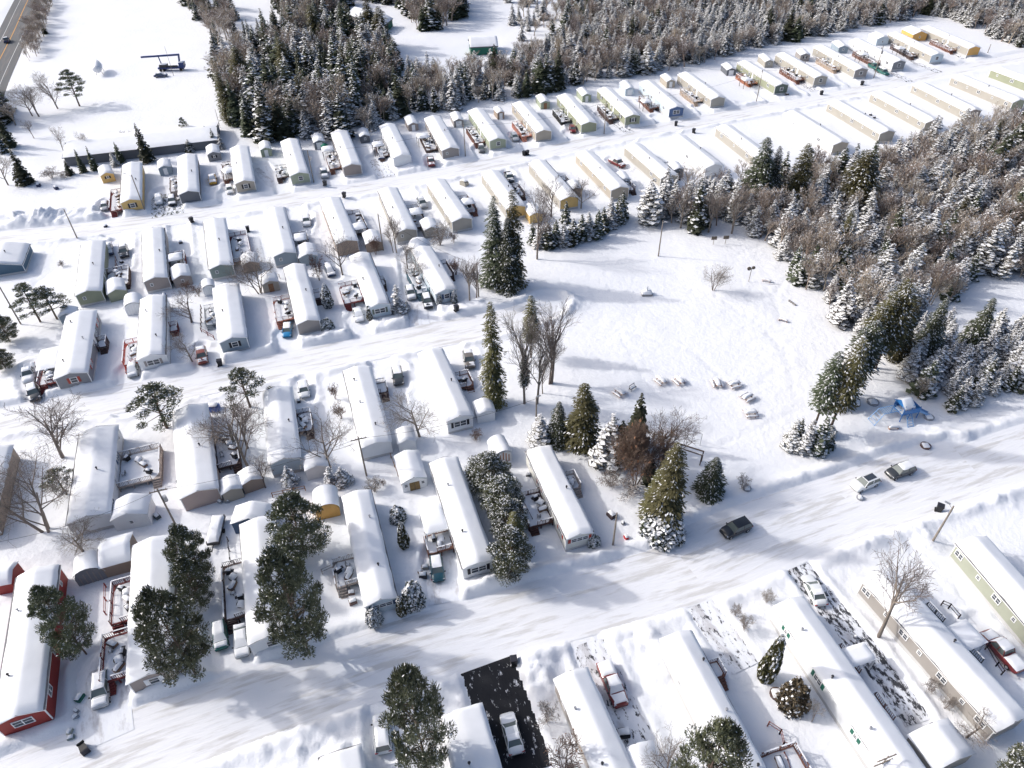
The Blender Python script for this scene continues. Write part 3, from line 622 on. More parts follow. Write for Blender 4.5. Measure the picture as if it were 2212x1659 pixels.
# ------------------------------------------------------------------ parked cars: place px, a px it points to, type, paint, snow 0..2, label
PAINT = dict(white=(.75, .77, .78), silver=(.42, .44, .46), black=(.018, .02, .025), dgrey=(.045, .05, .055), teal=(.02, .09, .12), blue=(.02, .22, .45), red=(.17, .022, .022),
             rust=(.22, .05, .03), bronze=(.17, .15, .13), green=(.02, .12, .10), navy=(.03, .05, .12), yellow=(.6, .35, .05), grey=(.16, .17, .18))
CARS = [
 (1590, 1140, 1562, 1152, 'suv', 'black', 0, 'black crossover driving on the near street at the junction'),
 (1869, 1042, 1845, 1052, 'suv', 'white', 0, 'white crossover with a black sunroof stopped on the near street'),
 (1945, 1016, 1918, 1025, 'suv', 'dgrey', 1, 'charcoal crossover behind the white one with a patch of roof snow'),
 (1105, 1582, 1096, 1548, 'sedan', 'white', 1, 'white car parked on the bare black asphalt drive'),
 (825, 1582, 822, 1545, 'suv', 'white', 2, 'snow-covered white car left of the bottom pine'),
 (1323, 1476, 1335, 1504, 'pickup', 'red', 2, 'red and white pickup under snow on a slushy drive'),
 (1759, 1273, 1744, 1243, 'sedan', 'white', 1, 'white sedan beside the green-shuttered white home'),
 (2166, 1404, 2140, 1376, 'pickup', 'red', 2, 'snow-laden dark red pickup at the right edge'),
 (944, 1226, 947, 1248, 'hatch', 'teal', 1, 'dark teal car in front of the porch-roofed home'),
 (217, 1489, 215, 1520, 'suv', 'silver', 2, 'silver crossover with a clear windscreen below the taupe home'),
 (475, 1370, 477, 1395, 'hatch', 'green', 2, 'green car under snow beside the lower left pine'),
 (521, 1382, 522, 1410, 'sedan', 'silver', 2, 'car buried in snow right of the green car'),
 (62, 805, 60, 830, 'pickup', 'white', 2, 'white pickup left of the red-shuttered grey home'),
 (72, 847, 76, 862, 'suv', 'dgrey', 1, 'dark vehicle below the white pickup, at the street edge'),
 (286, 797, 285, 815, 'hatch', 'silver', 2, 'small car buried in snow left of the white home'),
 (436, 768, 438, 785, 'suv', 'rust', 1, 'rust red car with bare roof on the middle street side'),
 (620.5, 712, 618, 730, 'hatch', 'blue', 1, 'bright blue car beside the grey windowless-gable home'),
 (774, 678, 779, 695, 'sedan', 'white', 2, 'white car left of the pale blue home with double window'),
 (887, 632, 892, 650, 'suv', 'silver', 2, 'snow-buried car right of the snowy spruce'),
 (923, 650, 928, 668, 'suv', 'black', 1, 'black vehicle in front of the teal deck'),
 (859, 812, 862, 832, 'suv', 'dgrey', 1, 'grey crossover alone on the drive between two white homes'),
 (1013, 776, 1018, 798, 'suv', 'bronze', 1, 'bronze-grey vehicle beside the narrow tall spruce'),
 (656, 840, 659, 858, 'hatch', 'white', 1, 'white hatchback with a dark rear window, middle street'),
 (662, 476, 663, 488, 'suv', 'white', 1, 'white car beside the blue-grey home'),
 (912, 438, 918, 448, 'suv', 'silver', 1, 'silver car right of the deck gazebo between beige homes'),
 (712, 584, 716, 592, 'hatch', 'navy', 2, 'small dark covered car by the red-brown shrub'),
 (233, 537, 235, 554, 'pickup', 'navy', 2, 'dark pickup under snow beside the olive home'),
 (267, 543, 268, 556, 'suv', 'dgrey', 1, 'dark crossover to the right of the snowy pickup'),
 (226, 444, 224, 456, 'hatch', 'silver', 1, 'silver hatchback left of the yellow home'),
 (343, 431, 343, 444, 'suv', 'white', 2, 'white car on the gravel patch, left one'),
 (372, 433, 372, 446, 'suv', 'black', 2, 'black car on the gravel patch, right one'),
 (459, 386, 460, 398, 'pickup', 'yellow', 2, 'yellow-tailed pickup left of the tan home'),
 (496, 408, 498, 420, 'hatch', 'white', 1, 'white hatchback at the street by the tan home'),
 (700, 373, 703, 384, 'pickup', 'silver', 2, 'silver pickup left of the windowless taupe home'),
 (823, 335, 825, 346, 'suv', 'navy', 2, 'navy car by the bare slush drive'),
 (931, 348, 934, 360, 'pickup', 'red', 1, 'red pickup beside the dark taupe home'),
 (1040, 320, 1042, 330, 'hatch', 'grey', 1, 'grey hatchback beside the sage home'),
 (1112, 296, 1118, 307, 'suv', 'silver', 0, 'silver and black vehicle below the salmon-railed deck'),
 (1237, 278, 1241, 288, 'hatch', 'red', 0, 'red hatchback below the black-railed deck'),
 (1887, 145, 1897, 151, 'pickup', 'green', 0, 'dark green pickup behind its twin'),
 (1908, 155, 1918, 161, 'pickup', 'green', 1, 'dark green pickup nearest the far street'),
 (1100, 382, 1104, 390, 'pickup', 'dgrey', 1, 'dark pickup south of the far street beside a pale yellow home'),
 (1333, 351, 1345, 357, 'pickup', 'red', 2, 'snow-dusted red truck behind the brown-sided home'),
 (14, 87, 18, 76, 'pickup', 'navy', 1, 'dark vehicle driving on the highway'),
 (347, 163, 358, 162, 'sedan', 'navy', 2, 'car buried in snow beside the drilling rig'),
]
SHEETS = [  # exposed driveways: centre px, half width, noise cover, uv streak, tint
 ('driveway', [(1052, 1433), (1085, 1525), (1128, 1672)], 3.1, .37, 'black asphalt'),
 ('driveway', [(1268, 1385), (1312, 1480), (1378, 1612)], 2.0, .55, ''),
 ('driveway', [(1512, 1302), (1560, 1370), (1612, 1442)], 1.8, .55, ''),
 ('driveway', [(1722, 1222), (1800, 1318), (1880, 1412), (1985, 1560)], 1.55, .49, ''),
 ('driveway', [(359, 417), (360, 464)], 3.6, .50, 'gravel'),
 ('driveway', [(812, 342), (836, 380)], 2.3, .55, ''),
 ('driveway', [(1296, 247), (1362, 285)], 1.3, .52, ''),
 ('driveway', [(1385, 218), (1470, 262)], .9, .55, ''),
 ('driveway', [(1920, 150), (1965, 175)], 1.3, .52, ''),
 ('driveway', [(1965, 128), (2030, 155)], 1.3, .52, ''),
 ('driveway', [(1725, 172), (1762, 195)], 1.5, .52, ''),
 ('driveway', [(2032, 100), (2085, 125)], 1.0, .52, ''),
 ('driveway', [(216, 1440), (228, 1600)], 2.6, .66, 'faint'),
 ('driveway', [(948, 1200), (960, 1300)], 2.0, .70, 'faint'),
 ('driveway', [(880, 545), (905, 700)], 1.8, .72, 'faint') ,
 ('driveway', [(560, 360), (600, 395)], 2.3, .60, ''),
 ('driveway', [(1070, 300), (1100, 318)], 1.2, .60, ''),
]
for n_, px, hw, cv, t_ in SHEETS: DRIVES.append((catmull(W2(px), 3), hw))
for c in CARS:
    if c[1] > 200 and c[0] != 14:
        a = P(c[0], c[1]).to_2d(); b = P(c[2], c[3]).to_2d(); d = (b - a).normalized()
        if all(min((q - a).length for q in s[0]) > 6 for s in STRIPS): DRIVES.append(([a - d * 2.2, a + d * 3.4], 1.3))
MOUNDS = [  # ploughed heaps px, radii (m), height
 (1275, 1222, 3.2, 1.8, 1.5), (1330, 1215, 2.6, 1.6, 1.2), (1045, 1285, 3.4, 2.4, 1.5), (1090, 1270, 2.5, 1.6, 1.1), (340, 1550, 3.2, 4.5, 1.3), (420, 1520, 5, 2.6, 1.5), (615, 1420, 4.5, 2.6, 1.5), (690, 1405, 3, 2, .9),
 (1210, 655, 4, 3, 1.6), (1180, 645, 4, 2, 1.0), (60, 475, 12, 3.5, 1.6), (140, 462, 9, 2.5, 1.3), (20, 478, 6, 2.5, 1.2), (760, 1640, 4, 2, 1.0), (640, 1620, 6, 3, .9), (1160, 1450, 2.4, 4.5, 1.1), (1390, 1385, 4, 2, .9),
 (1420, 1430, 2, 4, .8), (2070, 968, 4, 5, .9), (2000, 975, 5, 1.6, .8), (1840, 1030, 7, 1.2, .7), (1640, 1240, 3, 1.4, .6), (1880, 1170, 5, 1.8, .9), (2150, 1075, 5, 2, .7), (1985, 1150, 2, 5, .7),
 (680, 735, 6, 1.8, 1.0), (735, 722, 5, 1.6, .9), (830, 700, 5, 1.6, .8), (870, 690, 4, 1.4, .7), (985, 668, 4, 1.6, .8), (1030, 655, 4, 1.6, .9), (590, 760, 4, 1.6, .8), (470, 785, 3, 1.6, .9), (510, 775, 3.5, 1.4, .8), (120, 860, 6, 2, .9),
 (360, 800, 4, 1.4, .7), (200, 840, 5, 1.4, .7), (760, 360, 4, 1.6, .9), (870, 355, 3.5, 1.6, 1.0), (893, 362, 3, 1.6, 1.0), (980, 342, 4, 1.5, .9), (1085, 318, 4, 1.5, .8), (1180, 298, 4, 1.5, .8), (1300, 283, 4, 1.5, .9), (1395, 262, 4, 1.5, .8),
 (1480, 240, 4, 1.5, .8), (1570, 222, 4, 1.5, .8), (1790, 170, 4, 1.5, .9), (1880, 152, 4, 1.5, .9), (1960, 140, 4, 1.6, 1.0), (640, 385, 4, 1.6, .9), (530, 402, 4, 1.6, .8), (420, 425, 4, 1.6, .8), (265, 462, 5, 1.6, .8), (215, 452, 2, 4, .9)]
_mw = [(P(a, b), rx, ry, hh) for a, b, rx, ry, hh in MOUNDS]
def dist_poly(X, Y, pts):
    D = np.full(X.shape, 1e9)
    for a, b in zip(pts[:-1], pts[1:]):
        dx, dy = b.x - a.x, b.y - a.y; l2 = dx * dx + dy * dy + 1e-9
        x0, x1 = min(a.x, b.x) - 12, max(a.x, b.x) + 12; y0, y1 = min(a.y, b.y) - 12, max(a.y, b.y) + 12
        m = (X > x0) & (X < x1) & (Y > y0) & (Y < y1)
        if not m.any(): continue
        xs, ys = X[m], Y[m]; t = np.clip(((xs - a.x) * dx + (ys - a.y) * dy) / l2, 0, 1)
        D[m] = np.minimum(D[m], np.hypot(xs - a.x - t * dx, ys - a.y - t * dy))
    return D
_fp = [W2([(1500, 690), (1600, 660), (1740, 740), (1740, 860), (1650, 840), (1560, 740)]), W2([(1640, 520), (1690, 560), (1720, 640), (1680, 690), (1600, 600)])]
def in_poly(X, Y, poly):
    r = np.zeros(X.shape, bool); n = len(poly)
    for i in range(n):
        a, b = poly[i], poly[(i + 1) % n]
        c = ((a.y > Y) != (b.y > Y)) & (X < (b.x - a.x) * (Y - a.y) / (b.y - a.y + 1e-12) + a.x); r ^= c
    return r
TRACKS = [W2([(880, 1040), (900, 1110), (930, 1180)]), W2([(880, 1060), (850, 1140), (880, 1210)]), W2([(540, 1090), (480, 1110), (400, 1130)]), W2([(760, 990), (860, 1000), (960, 960), (1080, 930)]), W2([(1330, 700), (1390, 820), (1480, 900), (1560, 990)]), W2([(1550, 640), (1640, 700), (1700, 760), (1720, 860)]), W2([(1900, 910), (1960, 940), (2040, 930)]), W2([(1400, 1400), (1380, 1500)]), W2([(1600, 1480), (1680, 1560), (1720, 1640)]), W2([(1830, 1240), (1950, 1420), (2080, 1600)]), W2([(1870, 1235), (1990, 1420), (2110, 1600)]), W2([(1960, 1170), (2100, 1340), (2200, 1450)]), W2([(1975, 1160), (2115, 1330), (2212, 1440)]), W2([(2010, 1130), (2060, 1180)]), W2([(1140, 1450), (1200, 1600)]), W2([(210, 560), (130, 640), (60, 700)]), W2([(150, 480), (90, 560), (70, 640)]),
          W2([(1110, 600), (1250, 590), (1400, 600), (1560, 640)]), W2([(1590, 555), (1660, 520)]), W2([(1190, 690), (1350, 715), (1500, 760), (1600, 850)]), W2([(1440, 1000), (1560, 960), (1720, 890)]),
          W2([(1700, 600), (1672, 640), (1690, 700)]), W2([(1960, 900), (2010, 960), (2100, 900), (2212, 860)]), W2([(250, 700), (300, 800)]), W2([(60, 590), (90, 560), (100, 520)]), W2([(70, 620), (150, 560)])]
def ground_z(X, Y):
    X = np.asarray(X, float); Y = np.asarray(Y, float)
    h = .30 * fbm(X / 26, Y / 26, 1, 3) + .10 * fbm(X / 4.5, Y / 4.5, 4, 3) + .03 * fbm(X / 1.1, Y / 1.1, 8, 2)
    for pl in _fp:
        m = in_poly(X, Y, pl); h = h + m * (.13 * np.maximum(0, vn(X / .9, Y / .9, 6)) * -1)
    for t in TRACKS:
        d = dist_poly(X, Y, t); h = h - .11 * np.exp(-(d / .5) ** 2) * (vn(X / .6, Y / .6, 3) + .6)
    M = np.zeros(X.shape); B = np.zeros(X.shape); Dm = np.full(X.shape, 99.)
    lump = .62 + .9 * fbm(X / 3.1, Y / 3.1, 11, 3) + .5 * np.abs(fbm(X / 1.3, Y / 1.3, 31, 3))
    for pts, hw in STRIPS:
        d = dist_poly(X, Y, pts); M = np.maximum(M, 1 - np.clip((d - hw) / .9, 0, 1) ** 1.2)
        B = np.maximum(B, .55 * np.exp(-((d - hw - 1.4) / .8) ** 2) * lump); Dm = np.minimum(Dm, d)
    for pts, hw in DRIVES:
        d = dist_poly(X, Y, pts); M = np.maximum(M, 1 - np.clip((d - hw) / .6, 0, 1) ** 1.2)
        B = np.maximum(B, .38 * np.exp(-((d - hw - .9) / .5) ** 2) * lump); Dm = np.minimum(Dm, d)
    for c, rx, ry, hh in _mw:
        q = ((X - c.x) / rx) ** 2 + ((Y - c.y) / ry) ** 2; near = q < 6
        B = B + near * hh * np.exp(-q * 1.2) * (.62 + .7 * fbm(X / 2.2, Y / 2.2, 13, 2) + 1.0 * np.abs(fbm(X / 1.25, Y / 1.25, 17, 3)))
    d = dist_poly(X, Y, HW); Mh = 1 - np.clip((d - 6.5) / 2, 0, 1); M = np.maximum(M, Mh)
    M = M * M * (3 - 2 * M)
    h = h + np.exp(-(Dm / 6.5) ** 2) * (.13 * fbm(X / 1.0, Y / 1.0, 41, 2) - .10 * np.maximum(0, vn(X / .75, Y / .75, 44) - .18))
    B = B * (1 - M) + np.minimum(B, .0)
    rough = .035 * fbm(X / 1.3, Y / 1.3, 21, 3)
    return (h * (1 - M) + (-.30 + rough * .6) * M) + np.maximum(B, 0)
def gz(x, y): return float(ground_z(np.array([x]), np.array([y]))[0])

def axis(spec):
    out = []
    for a, b, s in spec: out += list(np.arange(a, b, s))
    return np.array(out + [spec[-1][1]])
xs = axis([(-3200, -300, 145), (-300, -120, 1.5), (-120, 120, .42), (120, 300, 1.5), (300, 3200, 145)])
ys = axis([(-200, 22, 18), (22, 150, .40), (150, 230, .7), (230, 430, 1.6), (430, 700, 15), (700, 5000, 215)])
GX, GY = np.meshgrid(xs, ys); GZ = ground_z(GX, GY)
nx_ = len(xs); ii = np.arange(len(ys) - 1)[:, None] * nx_ + np.arange(nx_ - 1)[None, :]
Fq = np.stack([ii, ii + 1, ii + nx_ + 1, ii + nx_], -1).reshape(-1, 4)
gm = bpy.data.materials.new('ground_snow'); gm.use_nodes = True; n = gm.node_tree; p_ = n.nodes['Principled BSDF']
p_.inputs['Roughness'].default_value = .62; p_.inputs['Specular IOR Level'].default_value = .25
tc = n.nodes.new('ShaderNodeTexCoord'); n1 = n.nodes.new('ShaderNodeTexNoise'); n1.inputs['Scale'].default_value = .12; n1.inputs['Detail'].default_value = 5
n.links.new(tc.outputs['Object'], n1.inputs['Vector'])
mx = n.nodes.new('ShaderNodeMix'); mx.data_type = 'RGBA'; mx.inputs[6].default_value = (.77, .79, .825, 1); mx.inputs[7].default_value = (.81, .82, .84, 1); n.links.new(n1.outputs[0], mx.inputs[0])
n3 = n.nodes.new('ShaderNodeTexNoise'); n3.inputs['Scale'].default_value = 1.6; n3.inputs['Detail'].default_value = 8; n3.inputs['Roughness'].default_value = .7; n.links.new(tc.outputs['Object'], n3.inputs['Vector'])
r3 = n.nodes.new('ShaderNodeMapRange'); r3.inputs[1].default_value = .66; r3.inputs[2].default_value = .78; r3.inputs[4].default_value = .5; n.links.new(n3.outputs[0], r3.inputs[0])
m3 = n.nodes.new('ShaderNodeMix'); m3.data_type = 'RGBA'; m3.inputs[7].default_value = (.50, .46, .41, 1); n.links.new(r3.outputs[0], m3.inputs[0]); n.links.new(mx.outputs[2], m3.inputs[6])
n.links.new(m3.outputs[2], p_.inputs['Base Color'])
n2 = n.nodes.new('ShaderNodeTexNoise'); n2.inputs['Scale'].default_value = 1.1; n2.inputs['Detail'].default_value = 7; n2.inputs['Roughness'].default_value = .6
n.links.new(tc.outputs['Object'], n2.inputs['Vector']); bp = n.nodes.new('ShaderNodeBump'); bp.inputs['Strength'].default_value = .6; bp.inputs['Distance'].default_value = .22
n.links.new(n2.outputs[0], bp.inputs['Height']); n.links.new(bp.outputs[0], p_.inputs['Normal'])
tag(link('ground', npmesh('ground', np.stack([GX.ravel(), GY.ravel(), GZ.ravel()], 1), Fq, None, [gm], True)), 'deep trampled and drifted snow over the whole park', kind='structure')

def strip_sheet(name, pts, hw, z, mt, label, over=.5, nv=8):
    V = []; F = []; UV = []; s = 0; pts = [Vector(p) for p in pts]
    for i, p in enumerate(pts):
        t = (pts[min(i + 1, len(pts) - 1)] - pts[max(i - 1, 0)]).normalized(); nn = Vector((-t.y, t.x))
        if i: s += (p - pts[i - 1]).length
        for j in range(nv + 1):
            v = (j / nv * 2 - 1) * (hw + over); q = p + nn * v; V.append((q.x, q.y, z + .02 * float(vn(q.x / 2, q.y / 2, 4)))); UV.append((s, v))
    for i in range(len(pts) - 1):
        for j in range(nv): F.append((i * (nv + 1) + j, (i + 1) * (nv + 1) + j, (i + 1) * (nv + 1) + j + 1, i * (nv + 1) + j + 1))
    F = [f[::-1] for f in F] if False else F
    me = npmesh(name, V, F, None, [mt], True); uv = me.uv_layers.new(name='UVMap'); UV = np.array(UV, np.float32)
    idx = np.zeros(len(me.loops), np.int32); me.loops.foreach_get('vertex_index', idx); uv.data.foreach_set('uv', UV[idx].ravel())
    if me.polygons[0].normal.z < 0: me.flip_normals()
    return tag(link(name, me), label, kind='structure')
rm = road_mat('packed_road_snow', (.77, .78, .805), (.60, .595, .59), None, .16, 1.3, (0, 0, 0))
strip_sheet('road', R1, 3.6, -.262, rm, 'far street of packed snow with wheel tracks')
strip_sheet('road', R2, 3.6, -.258, rm, 'middle street of packed snow')
strip_sheet('road', R3, 4.4, -.262, rm, 'near street of packed snow with brown wheel tracks', nv=12)
strip_sheet('road', R3b, 3.6, -.254, rm, 'ploughed lay-by beside the near street')
asph = road_mat('bare_asphalt', (.80, .82, .86), (.60, .61, .64), .40, .5, .8, (.022, .023, .028))
for k, (n_, px, hw, cv, t_) in enumerate(SHEETS):
    dc = {'gravel': (.10, .11, .10), 'faint': (.42, .38, .33), 'black asphalt': (.016, .017, .021)}.get(t_, (.05, .052, .06))
    strip_sheet('driveway', catmull(W2(px), 1.5), hw, -.235 + .003 * k % .01, road_mat('patchy_drive_%d' % k, (.78, .80, .84), (.56, .56, .58), cv, .4, .8, dc), 'driveway with %s showing through snow' % (t_ if t_ not in ('', 'faint') else 'wet ground'), over=.25, nv=6)
hwm = road_mat('highway_asphalt', (.13, .135, .14), (.17, .16, .155), None, .05, .8, (0, 0, 0))
strip_sheet('highway', HW, 6.0, -.2, hwm, 'bare asphalt highway at the upper left')
ym = pmat('yellow_line', (.62, .33, .10), .8); wl = pmat('white_line', (.6, .6, .6), .8)
def line_on(pts, off, wdt, mt, name, lab):
    P2 = [Vector(p) for p in pts]; out = []
    for i, p in enumerate(P2):
        t = (P2[min(i + 1, len(P2) - 1)] - P2[max(i - 1, 0)]).normalized(); out.append(p + Vector((-t.y, t.x)) * off)
    return strip_sheet(name, out, wdt, -.172, mt, lab, over=0, nv=1)
line_on(HW, .2, .16, ym, 'road_marking', 'worn orange centre line of the highway'); line_on(HW, 3.6, .1, wl, 'road_marking', 'white edge line of the highway')
line_on(HW, -3.9, .1, wl, 'road_marking', 'white edge line on the far side of the highway')
# ------------------------------------------------------------------ trees
class LM:
    """leaf-sized faces gathered in arrays"""
    def __init__(s): s.V = []; s.F = []; s.M = []; s.n = 0
    def quads(s, c, u, v, mi, taper=.35):
        c, u, v = map(np.asarray, (c, u, v)); k = len(c)
        V = np.stack([c - u, c - v, c + u, c + v], 1).reshape(-1, 3) if taper is None else np.stack([c - u - v * taper, c + u * .2 - v, c + u, c - u * .0 + v], 1).reshape(-1, 3)
        s.V.append(V); s.F.append(np.arange(4 * k).reshape(k, 4) + s.n); s.M.append(np.full(k, mi)); s.n += 4 * k
    def tubes(s, A, B, ra, rb, mi, n=3):
        A = np.asarray(A, float); B = np.asarray(B, float); ra = np.asarray(ra)[:, None]; rb = np.asarray(rb)[:, None]
        d = B - A; d /= np.linalg.norm(d, axis=1, keepdims=True) + 1e-9
        h = np.where(np.abs(d[:, 2:3]) < .9, [[0, 0, 1.]], [[1., 0, 0]]); u = np.cross(d, h); u /= np.linalg.norm(u, axis=1, keepdims=True); w_ = np.cross(d, u)
        k = len(A); R = []
        for c, r in ((A, ra), (B, rb)):
            for j in range(n): t = 2 * math.pi * j / n; R.append(c + (u * math.cos(t) + w_ * math.sin(t)) * r)
        V = np.stack(R, 1).reshape(-1, 3); base = np.arange(k)[:, None] * 2 * n + s.n
        F = np.stack([np.concatenate([base + j, base + (j + 1) % n, base + n + (j + 1) % n, base + n + j], 1) for j in range(n)], 1).reshape(-1, 4)
        s.V.append(V); s.F.append(F); s.M.append(np.full(len(F), mi)); s.n += 2 * n * k
    def mesh(s, name, mats): return npmesh(name, np.concatenate(s.V), np.concatenate(s.F), np.concatenate(s.M), mats)
def norm(a): return a / (np.linalg.norm(a, axis=1, keepdims=True) + 1e-9)

def spruce(seed, snowy=.5, R=.19, base=.06, layers=30, per=9, seg=4, ragged=.25, mats=None, lean=0, bulge=.85, fine=0):
    """height 1 spruce; returns trunk mesh, crown mesh"""
    r = np.random.RandomState(seed); L = LM()
    zs = base + (1 - base) * (np.arange(layers) / layers) ** 1.05; C_, U, V_, SC, SU, SV = [], [], [], [], [], []
    ls = r.rand(8) * .5 + .75
    for li, z in enumerate(zs):
        f = (z - base) / (1 - base); rad = R * (1 - f) ** bulge * (.82 + .36 * r.rand()) + .012
        if f < .12: rad *= .65 + 3 * f
        nb = max(4, int(per * (1 - f * .55)))
        for b in range(nb):
            az = r.rand() * 2 * math.pi; ln = rad * (1 - ragged * r.rand()) * ls[int(az / (2 * math.pi) * 8) % 8] ** .35
            dr = -.25 - .35 * (1 - f) + .15 * r.rand(); d = np.array([math.cos(az), math.sin(az), dr]); d /= np.linalg.norm(d)
            side = np.array([-math.sin(az), math.cos(az), 0.])
            k = max(2, int(seg * (1 - f * .5)))
            for q in range(k):
                t = (q + .6 + .4 * r.rand()) / k; c = np.array([0, 0, z]) + d * ln * t; c[2] -= .02 * t * t; wv = ln * (.36 + .1 * r.rand()) * (1.15 - .55 * t) + .006
                tilt = (r.rand() - .5) * 1.3; sv = side * math.cos(tilt) + np.array([0, 0, 1]) * math.sin(tilt) * .7
                if fine:
                    for lat in np.linspace(-1, 1, fine):
                        cc = c + side * lat * wv * .9 + (r.rand(3) - .5) * ln * .12; dd = d + side * lat * .7 + (r.rand(3) - .5) * .5; dd /= np.linalg.norm(dd); s2 = np.cross(dd, [0, 0, 1.]) + (r.rand(3) - .5) * .6
                        C_.append(cc); U.append(dd * ln * .62 / k * (.7 + .6 * r.rand())); V_.append(s2 * wv * .17)
                        if r.rand() < snowy * .8: SC.append(cc + np.array([0, 0, .004])); SU.append(dd * ln * .45 / k); SV.append(s2 * [1, 1, .3] * wv * .13)
                    continue
                C_.append(c); U.append(d * ln * .62 / k + (r.rand(3) - .5) * .01); V_.append(sv * wv)
                if q % 2 == 0: C_.append(c + np.array([0, 0, -.008])); U.append((d * .6 + side * (r.rand() - .5)) * ln * .5 / k); V_.append(np.array([0, 0, -1]) * wv * .55 + side * wv * .4)
                if r.rand() < snowy * (.7 + .5 * t):
                    SC.append(c + np.array([0, 0, .0085])); SU.append(d * ln * .52 / k); SV.append((side * math.cos(tilt * .4) + np.array([0, 0, .3]) * math.sin(tilt)) * wv * .85)
    L.quads(C_, U, V_, 0)
    if SC: L.quads(SC, SU, SV, 1)
    crown = L.mesh('crown', mats or [needle, treesnow]); T = MB(); T.tube((0, 0, -.03), (0, 0, .97), .014, .002, 7)
    return T.mesh('trunk', bark, True), crown

def pine(seed, Rw=.42, clusters=60, tufts=130, base=.35, snowy=.1, ts=.028, flat=.5, limbs=True, mats=None, shape=0):
    """height 1 pine with irregular limb-borne foliage masses"""
    r = np.random.RandomState(seed); L = LM(); A, B, ra, rb = [], [], [], []
    for k in range(clusters):
        f = (k + r.rand()) / clusters; z = base + (1 - base) * f * .97
        prof = math.sin(math.pi * min(1, .22 + .78 * f)) ** .7 if shape == 0 else (1 - f) ** .8 + .08
        az = k * 2.4 + r.rand(); rr = Rw * prof * (.35 + .72 * r.rand() ** .6)
        c = np.array([math.cos(az) * rr, math.sin(az) * rr, z]); s_ = Rw * (.17 + .17 * r.rand()) * (1 - .3 * f)
        a0 = np.array([0, 0, max(base * .8, z - rr * .35)]); A.append(a0); B.append(c); ra.append(.008 * (1.2 - f)); rb.append(.0025)
        d = norm(r.randn(tufts, 3)); rad = .25 + r.rand(tufts, 1) ** .6 * .95; p = c + d * rad * s_ * np.array([1, 1, flat])
        out = norm(d * np.array([1, 1, .6]) + np.array([0, 0, .45]) + .5 * r.randn(tufts, 3)); sd = norm(np.cross(out, r.randn(tufts, 3)))
        L.quads(p, out * ts, sd * ts * .24, 0)
        m = (r.rand(tufts) < snowy) & (d[:, 2] > -.1)
        if m.any(): L.quads(p[m] + [0, 0, ts * .4], norm(out[m] * [1, 1, .2]) * ts * .9, norm(sd[m] * [1, 1, .2]) * ts * .4, 1)
    crown = L.mesh('crown', mats or [pineneedle, treesnow]); T = LM(); T.tubes([(0, 0, -.03), (0, 0, .5)], [(0, 0, .5), (0, 0, .95)], [.02, .014], [.014, .003], 0, 7); T.tubes(A, B, ra, rb, 0, 4)
    return T.mesh('trunk', [bark]), crown

def bare(seed, spread=.6, trunks=1, lv=4, kids=(7, 6, 5, 4), tw=.0012, up=.35, first=.22, mats=(None, None), leafy=0, snowy=0):
    """height-1 leafless tree: trunk and limbs in one mesh, twigs in another"""
    r = np.random.RandomState(seed); T = [[], [], [], []]; W_ = [[], [], [], []]; tips = []
    def grow(p, d, ln, rad, l):
        n = 3 if l < 3 else 2; pts = [p]
        for k in range(n):
            d = d + (r.rand(3) - .5) * (.22 if l else .1) + np.array([0, 0, up * (.12 if l else 0)]); d = d / np.linalg.norm(d); q = pts[-1] + d * ln / n
            S = T if l <= 1 else W_; S[0].append(pts[-1]); S[1].append(q); S[2].append(max(tw, rad * (1 - .6 * k / n))); S[3].append(max(tw * .7, rad * (1 - .6 * (k + 1) / n))); pts.append(q)
        if l >= lv: tips.append(pts[-1]); return
        m = kids[min(l, len(kids) - 1)]; m = max(2, int(m * (.8 + .4 * r.rand())))
        for j in range(m):
            t = (first if l == 0 else .2) + (1 - (first if l == 0 else .2)) * (j + r.rand()) / m; i = min(n - 1, int(t * n)); q = pts[i] + (pts[i + 1] - pts[i]) * (t * n - i)
            az = r.rand() * 2 * math.pi + j * 2.4; x = np.cross(d, [.3, .2, 1.]); x /= np.linalg.norm(x) + 1e-9; y = np.cross(d, x)
            sp_ = spread * (.75 + .5 * r.rand()) * (1.15 if l else 1); nd = d * (1 - sp_ * .5) + (x * math.cos(az) + y * math.sin(az)) * sp_ + np.array([0, 0, .12]); nd /= np.linalg.norm(nd)
            grow(q, nd, ln * (.62 - .22 * t + .12 * r.rand()) * (1.05 if l == 0 else 1), rad * (.5 - .12 * t), l + 1)
    for k in range(trunks):
        a = k * 2.4 + r.rand(); tilt = .06 if trunks == 1 else .12 + .3 * r.rand()
        grow(np.array([math.cos(a) * .02 * (trunks > 1), math.sin(a) * .02 * (trunks > 1), -.03]), norm(np.array([[math.cos(a) * tilt, math.sin(a) * tilt, 1.]]))[0], .72 if trunks == 1 else .6, .019 / math.sqrt(trunks) + .003, 0)
    a = LM(); a.tubes(T[0], T[1], T[2], T[3], 0, 5); b = LM(); b.tubes(W_[0], W_[1], W_[2], W_[3], 0, 3)
    if leafy:
        tp = np.array(tips); tp = tp[r.rand(len(tp)) < leafy]; k = len(tp); b.quads(tp, r.randn(k, 3) * .012, r.randn(k, 3) * .01, 1)
    if snowy:
        m = np.array(W_[0]); mB = np.array(W_[1]); sel = r.rand(len(m)) < snowy; c = (m[sel] + mB[sel]) / 2 + [0, 0, .004]; u = (mB[sel] - m[sel]) * .5; v = norm(np.cross(u, [[0, 0, 1.]])) * .006
        b.quads(c, u, v, 1, None)
    m0, m1 = mats; s = b.mesh('branches', [m0 or twig, m1 or (deadleaf if leafy else treesnow)])
    # rescale to height 1
    z = max(max(q[2] for q in T[1]), max(q[2] for q in W_[1]))
    ta = a.mesh('trunk', [barkg if m0 is None else m0])
    for me in (s, ta): me.transform(Matrix.Scale(1 / z, 4))
    return ta, s

